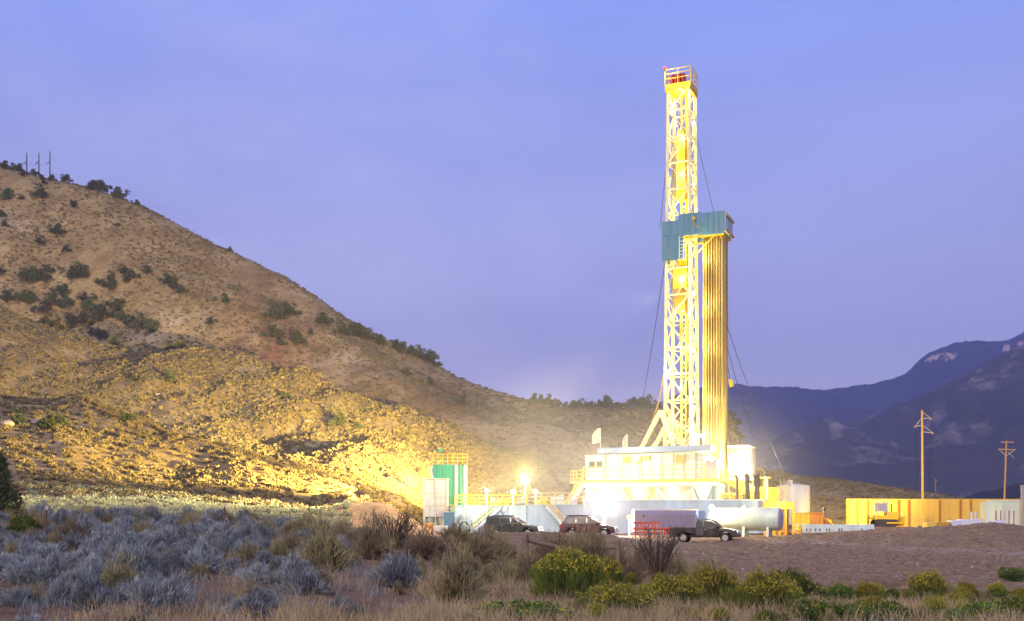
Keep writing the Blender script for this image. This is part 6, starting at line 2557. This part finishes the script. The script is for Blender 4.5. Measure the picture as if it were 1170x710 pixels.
for k in range(2600):
    u = rng.uniform(560, 1300)
    Yb = rng.uniform(50, 88)
    X = px(u, Yb)
    s = rng.uniform(0.03, 0.10) * (2.2 if rng.uniform() < 0.06 else 1)
    z = th(X, Yb) + s * 0.15
    n0 = len(V)
    for (a, b, c) in ((-1, -1, -1), (1, -1, -1), (1, 1, -1), (-1, 1, -1), (-.6, -.6, .6), (.6, -.5, .5), (.5, .6, .7), (-.6, .5, .5)):
        V.append((X + s * 1.3 * (a + rng.normal() * .25), Yb + s * (b + rng.normal() * .25), z + s * 0.7 * (c + rng.normal() * .2)))
    Q += [(n0 + 4, n0 + 5, n0 + 6, n0 + 7), (n0, n0 + 1, n0 + 5, n0 + 4), (n0 + 1, n0 + 2, n0 + 6, n0 + 5), (n0 + 2, n0 + 3, n0 + 7, n0 + 6), (n0 + 3, n0, n0 + 4, n0 + 7)]
tag(mesh_np('dirt_clods', V, Q, 'clod'), kind='stuff')

# remove prototypes nothing used
for pool in list(PROTO.values()) + [JUN, JL]:
    for o, used in pool:
        if not used:
            for ch in KIDS(o):
                bpy.data.objects.remove(ch)
            bpy.data.objects.remove(o)

# ------------------------------------------------------------------ air, sky, sun, camera
mb = MB()
mb.box(-14000, 14000, -60, 7600, -12, 1350)
hz = mb.build('haze', 'white_steel', None)
hm_ = bpy.data.materials.new('haze_air')
hm_.use_nodes = True
N = hm_.node_tree.nodes
N.clear()
vo = N.new('ShaderNodeVolumePrincipled')
vo.inputs['Color'].default_value = (0.38, 0.44, 1.0, 1)
vo.inputs['Density'].default_value = 0.00012
vo.inputs['Anisotropy'].default_value = 0.0
ou = N.new('ShaderNodeOutputMaterial')
hm_.node_tree.links.new(vo.outputs['Volume'], ou.inputs['Volume'])
hz.data.materials[0] = hm_
tag(hz, kind='stuff')

# haze volume added over the pad to give the lamps a glow
bm = bmesh.new()
bmesh.ops.create_icosphere(bm, subdivisions=4, radius=1.0)
for v in bm.verts:
    pass
me = bpy.data.meshes.new('glow_haze')
bm.to_mesh(me)
bm.free()
dz = bpy.data.objects.new('glow_haze', me)
dz.location = (11.5, 115, 4)
dz.scale = (26, 20, 17)
COL.objects.link(dz)
dm = bpy.data.materials.new('glow_air')
dm.use_nodes = True
N = dm.node_tree.nodes
N.clear()
vo = N.new('ShaderNodeVolumePrincipled')
vo.inputs['Color'].default_value = (0.95, 0.92, 0.85, 1)
tcd = N.new('ShaderNodeTexCoord')
ln = N.new('ShaderNodeVectorMath')
ln.operation = 'LENGTH'
dm.node_tree.links.new(tcd.outputs['Object'], ln.inputs[0])
fo = N.new('ShaderNodeMapRange')
fo.interpolation_type = 'SMOOTHSTEP'
fo.inputs['From Min'].default_value = 0.15
fo.inputs['From Max'].default_value = 0.98
fo.inputs['To Min'].default_value = 0.0105
fo.inputs['To Max'].default_value = 0.0
dm.node_tree.links.new(ln.outputs['Value'], fo.inputs['Value'])
dm.node_tree.links.new(fo.outputs['Result'], vo.inputs['Density'])
ou = N.new('ShaderNodeOutputMaterial')
dm.node_tree.links.new(vo.outputs['Volume'], ou.inputs['Volume'])
me.materials.append(dm)
tag(dz, kind='stuff')

SUN_EL, SUN_AZ = 14.0, 205.0      # afterglow behind the photographer's right shoulder
w = bpy.data.worlds.new('World')
SC.world = w
w.use_nodes = True
N, L = w.node_tree.nodes, w.node_tree.links
bg = N['Background']
bg.inputs['Strength'].default_value = 0.1
sky = N.new('ShaderNodeTexSky')
sky.sky_type = 'NISHITA'
sky.sun_disc = False
sky.sun_elevation = math.radians(SUN_EL)
sky.sun_rotation = math.radians(SUN_AZ)
tc = N.new('ShaderNodeTexCoord')
sx = N.new('ShaderNodeSeparateXYZ')
L.new(tc.outputs['Generated'], sx.inputs['Vector'])
rp = N.new('ShaderNodeValToRGB')
e = rp.color_ramp.elements
STOPS = [(0.0, (3.7, 3.1, 4.2)), (0.10, (3.2, 2.9, 4.7)), (0.22, (2.95, 2.95, 5.3)), (0.42, (1.85, 2.5, 6.2)), (1.0, (1.4, 1.9, 5.0))]
while len(e) < len(STOPS):
    e.new(0.5)
for k, (p_, c_) in enumerate(STOPS):
    e[k].position = p_
    e[k].color = (*c_, 1)
L.new(sx.outputs['Z'], rp.inputs['Fac'])
nz = N.new('ShaderNodeTexNoise')
nz.inputs['Scale'].default_value = 2.2
nz.inputs['Detail'].default_value = 6
mp = N.new('ShaderNodeMapping')
mp.inputs['Scale'].default_value = (1, 1, 3.0)
L.new(tc.outputs['Generated'], mp.inputs['Vector'])
L.new(mp.outputs['Vector'], nz.inputs['Vector'])
mr = N.new('ShaderNodeMapRange')
mr.inputs['From Min'].default_value = 0.3
mr.inputs['From Max'].default_value = 0.7
mr.inputs['To Min'].default_value = 0.90
mr.inputs['To Max'].default_value = 1.10
L.new(nz.outputs['Fac'], mr.inputs['Value'])
vm = N.new('ShaderNodeVectorMath')
vm.operation = 'SCALE'
L.new(rp.outputs['Color'], vm.inputs[0])
L.new(mr.outputs['Result'], vm.inputs['Scale'])
mx = N.new('ShaderNodeMixRGB')
mx.inputs['Fac'].default_value = 0.12
# thin veils of high cloud
nc = N.new('ShaderNodeTexNoise')
nc.inputs['Scale'].default_value = 1.7
nc.inputs['Detail'].default_value = 7
nc.inputs['Roughness'].default_value = 0.55
mc = N.new('ShaderNodeMapping')
mc.inputs['Scale'].default_value = (1.0, 1.0, 2.2)
mc.inputs['Rotation'].default_value = (0.3, 0.35, 0.2)
mc.inputs['Location'].default_value = (0.4, 0.1, 0.25)
L.new(tc.outputs['Generated'], mc.inputs['Vector'])
L.new(mc.outputs['Vector'], nc.inputs['Vector'])
mrc = N.new('ShaderNodeMapRange')
mrc.interpolation_type = 'SMOOTHSTEP'
mrc.inputs['From Min'].default_value = 0.42
mrc.inputs['From Max'].default_value = 0.72
mrc.inputs['To Max'].default_value = 0.95
L.new(nc.outputs['Fac'], mrc.inputs['Value'])
mxc = N.new('ShaderNodeMixRGB')
mxc.inputs['Color2'].default_value = (4.0, 4.0, 6.4, 1)
L.new(mrc.outputs['Result'], mxc.inputs['Fac'])
L.new(vm.outputs['Vector'], mxc.inputs['Color1'])
L.new(mxc.outputs['Color'], mx.inputs['Color1'])
L.new(sky.outputs['Color'], mx.inputs['Color2'])
L.new(mx.outputs['Color'], bg.inputs['Color'])

sl = bpy.data.lights.new('sun', 'SUN')
sl.energy = 1.5
sl.angle = math.radians(12)
sl.color = (1.0, 0.83, 0.63)
so = bpy.data.objects.new('sun', sl)
az, el = math.radians(SUN_AZ), math.radians(SUN_EL + 20)
d = -Vector((math.sin(az) * math.cos(el), math.cos(az) * math.cos(el), math.sin(el)))
so.rotation_euler = d.to_track_quat('-Z', 'Y').to_euler()
COL.objects.link(so)

cam = bpy.data.cameras.new('camera')
cam.sensor_width = 36.0
cam.sensor_fit = 'HORIZONTAL'
cam.lens = F / 1170 * 36.0
cam.shift_y = (HY - 355) / 1170
cam.clip_end = 30000
cam.clip_start = 0.1
co = bpy.data.objects.new('camera', cam)
co.location = (0, 0, CZ)
co.rotation_euler = (math.radians(90), 0, 0)
COL.objects.link(co)
SC.camera = co
SC.view_settings.view_transform = 'Standard'
SC.view_settings.look = 'None'
SC.view_settings.exposure = 0.8
SC.view_settings.gamma = 1.0
SC.view_settings.use_curve_mapping = False
SC.cycles.use_denoising = True
SC.cycles.max_bounces = 6
SC.cycles.diffuse_bounces = 3
SC.cycles.glossy_bounces = 3
SC.cycles.transmission_bounces = 4
SC.cycles.volume_bounces = 0
SC.cycles.transparent_max_bounces = 8
SC.cycles.sample_clamp_indirect = 4.0
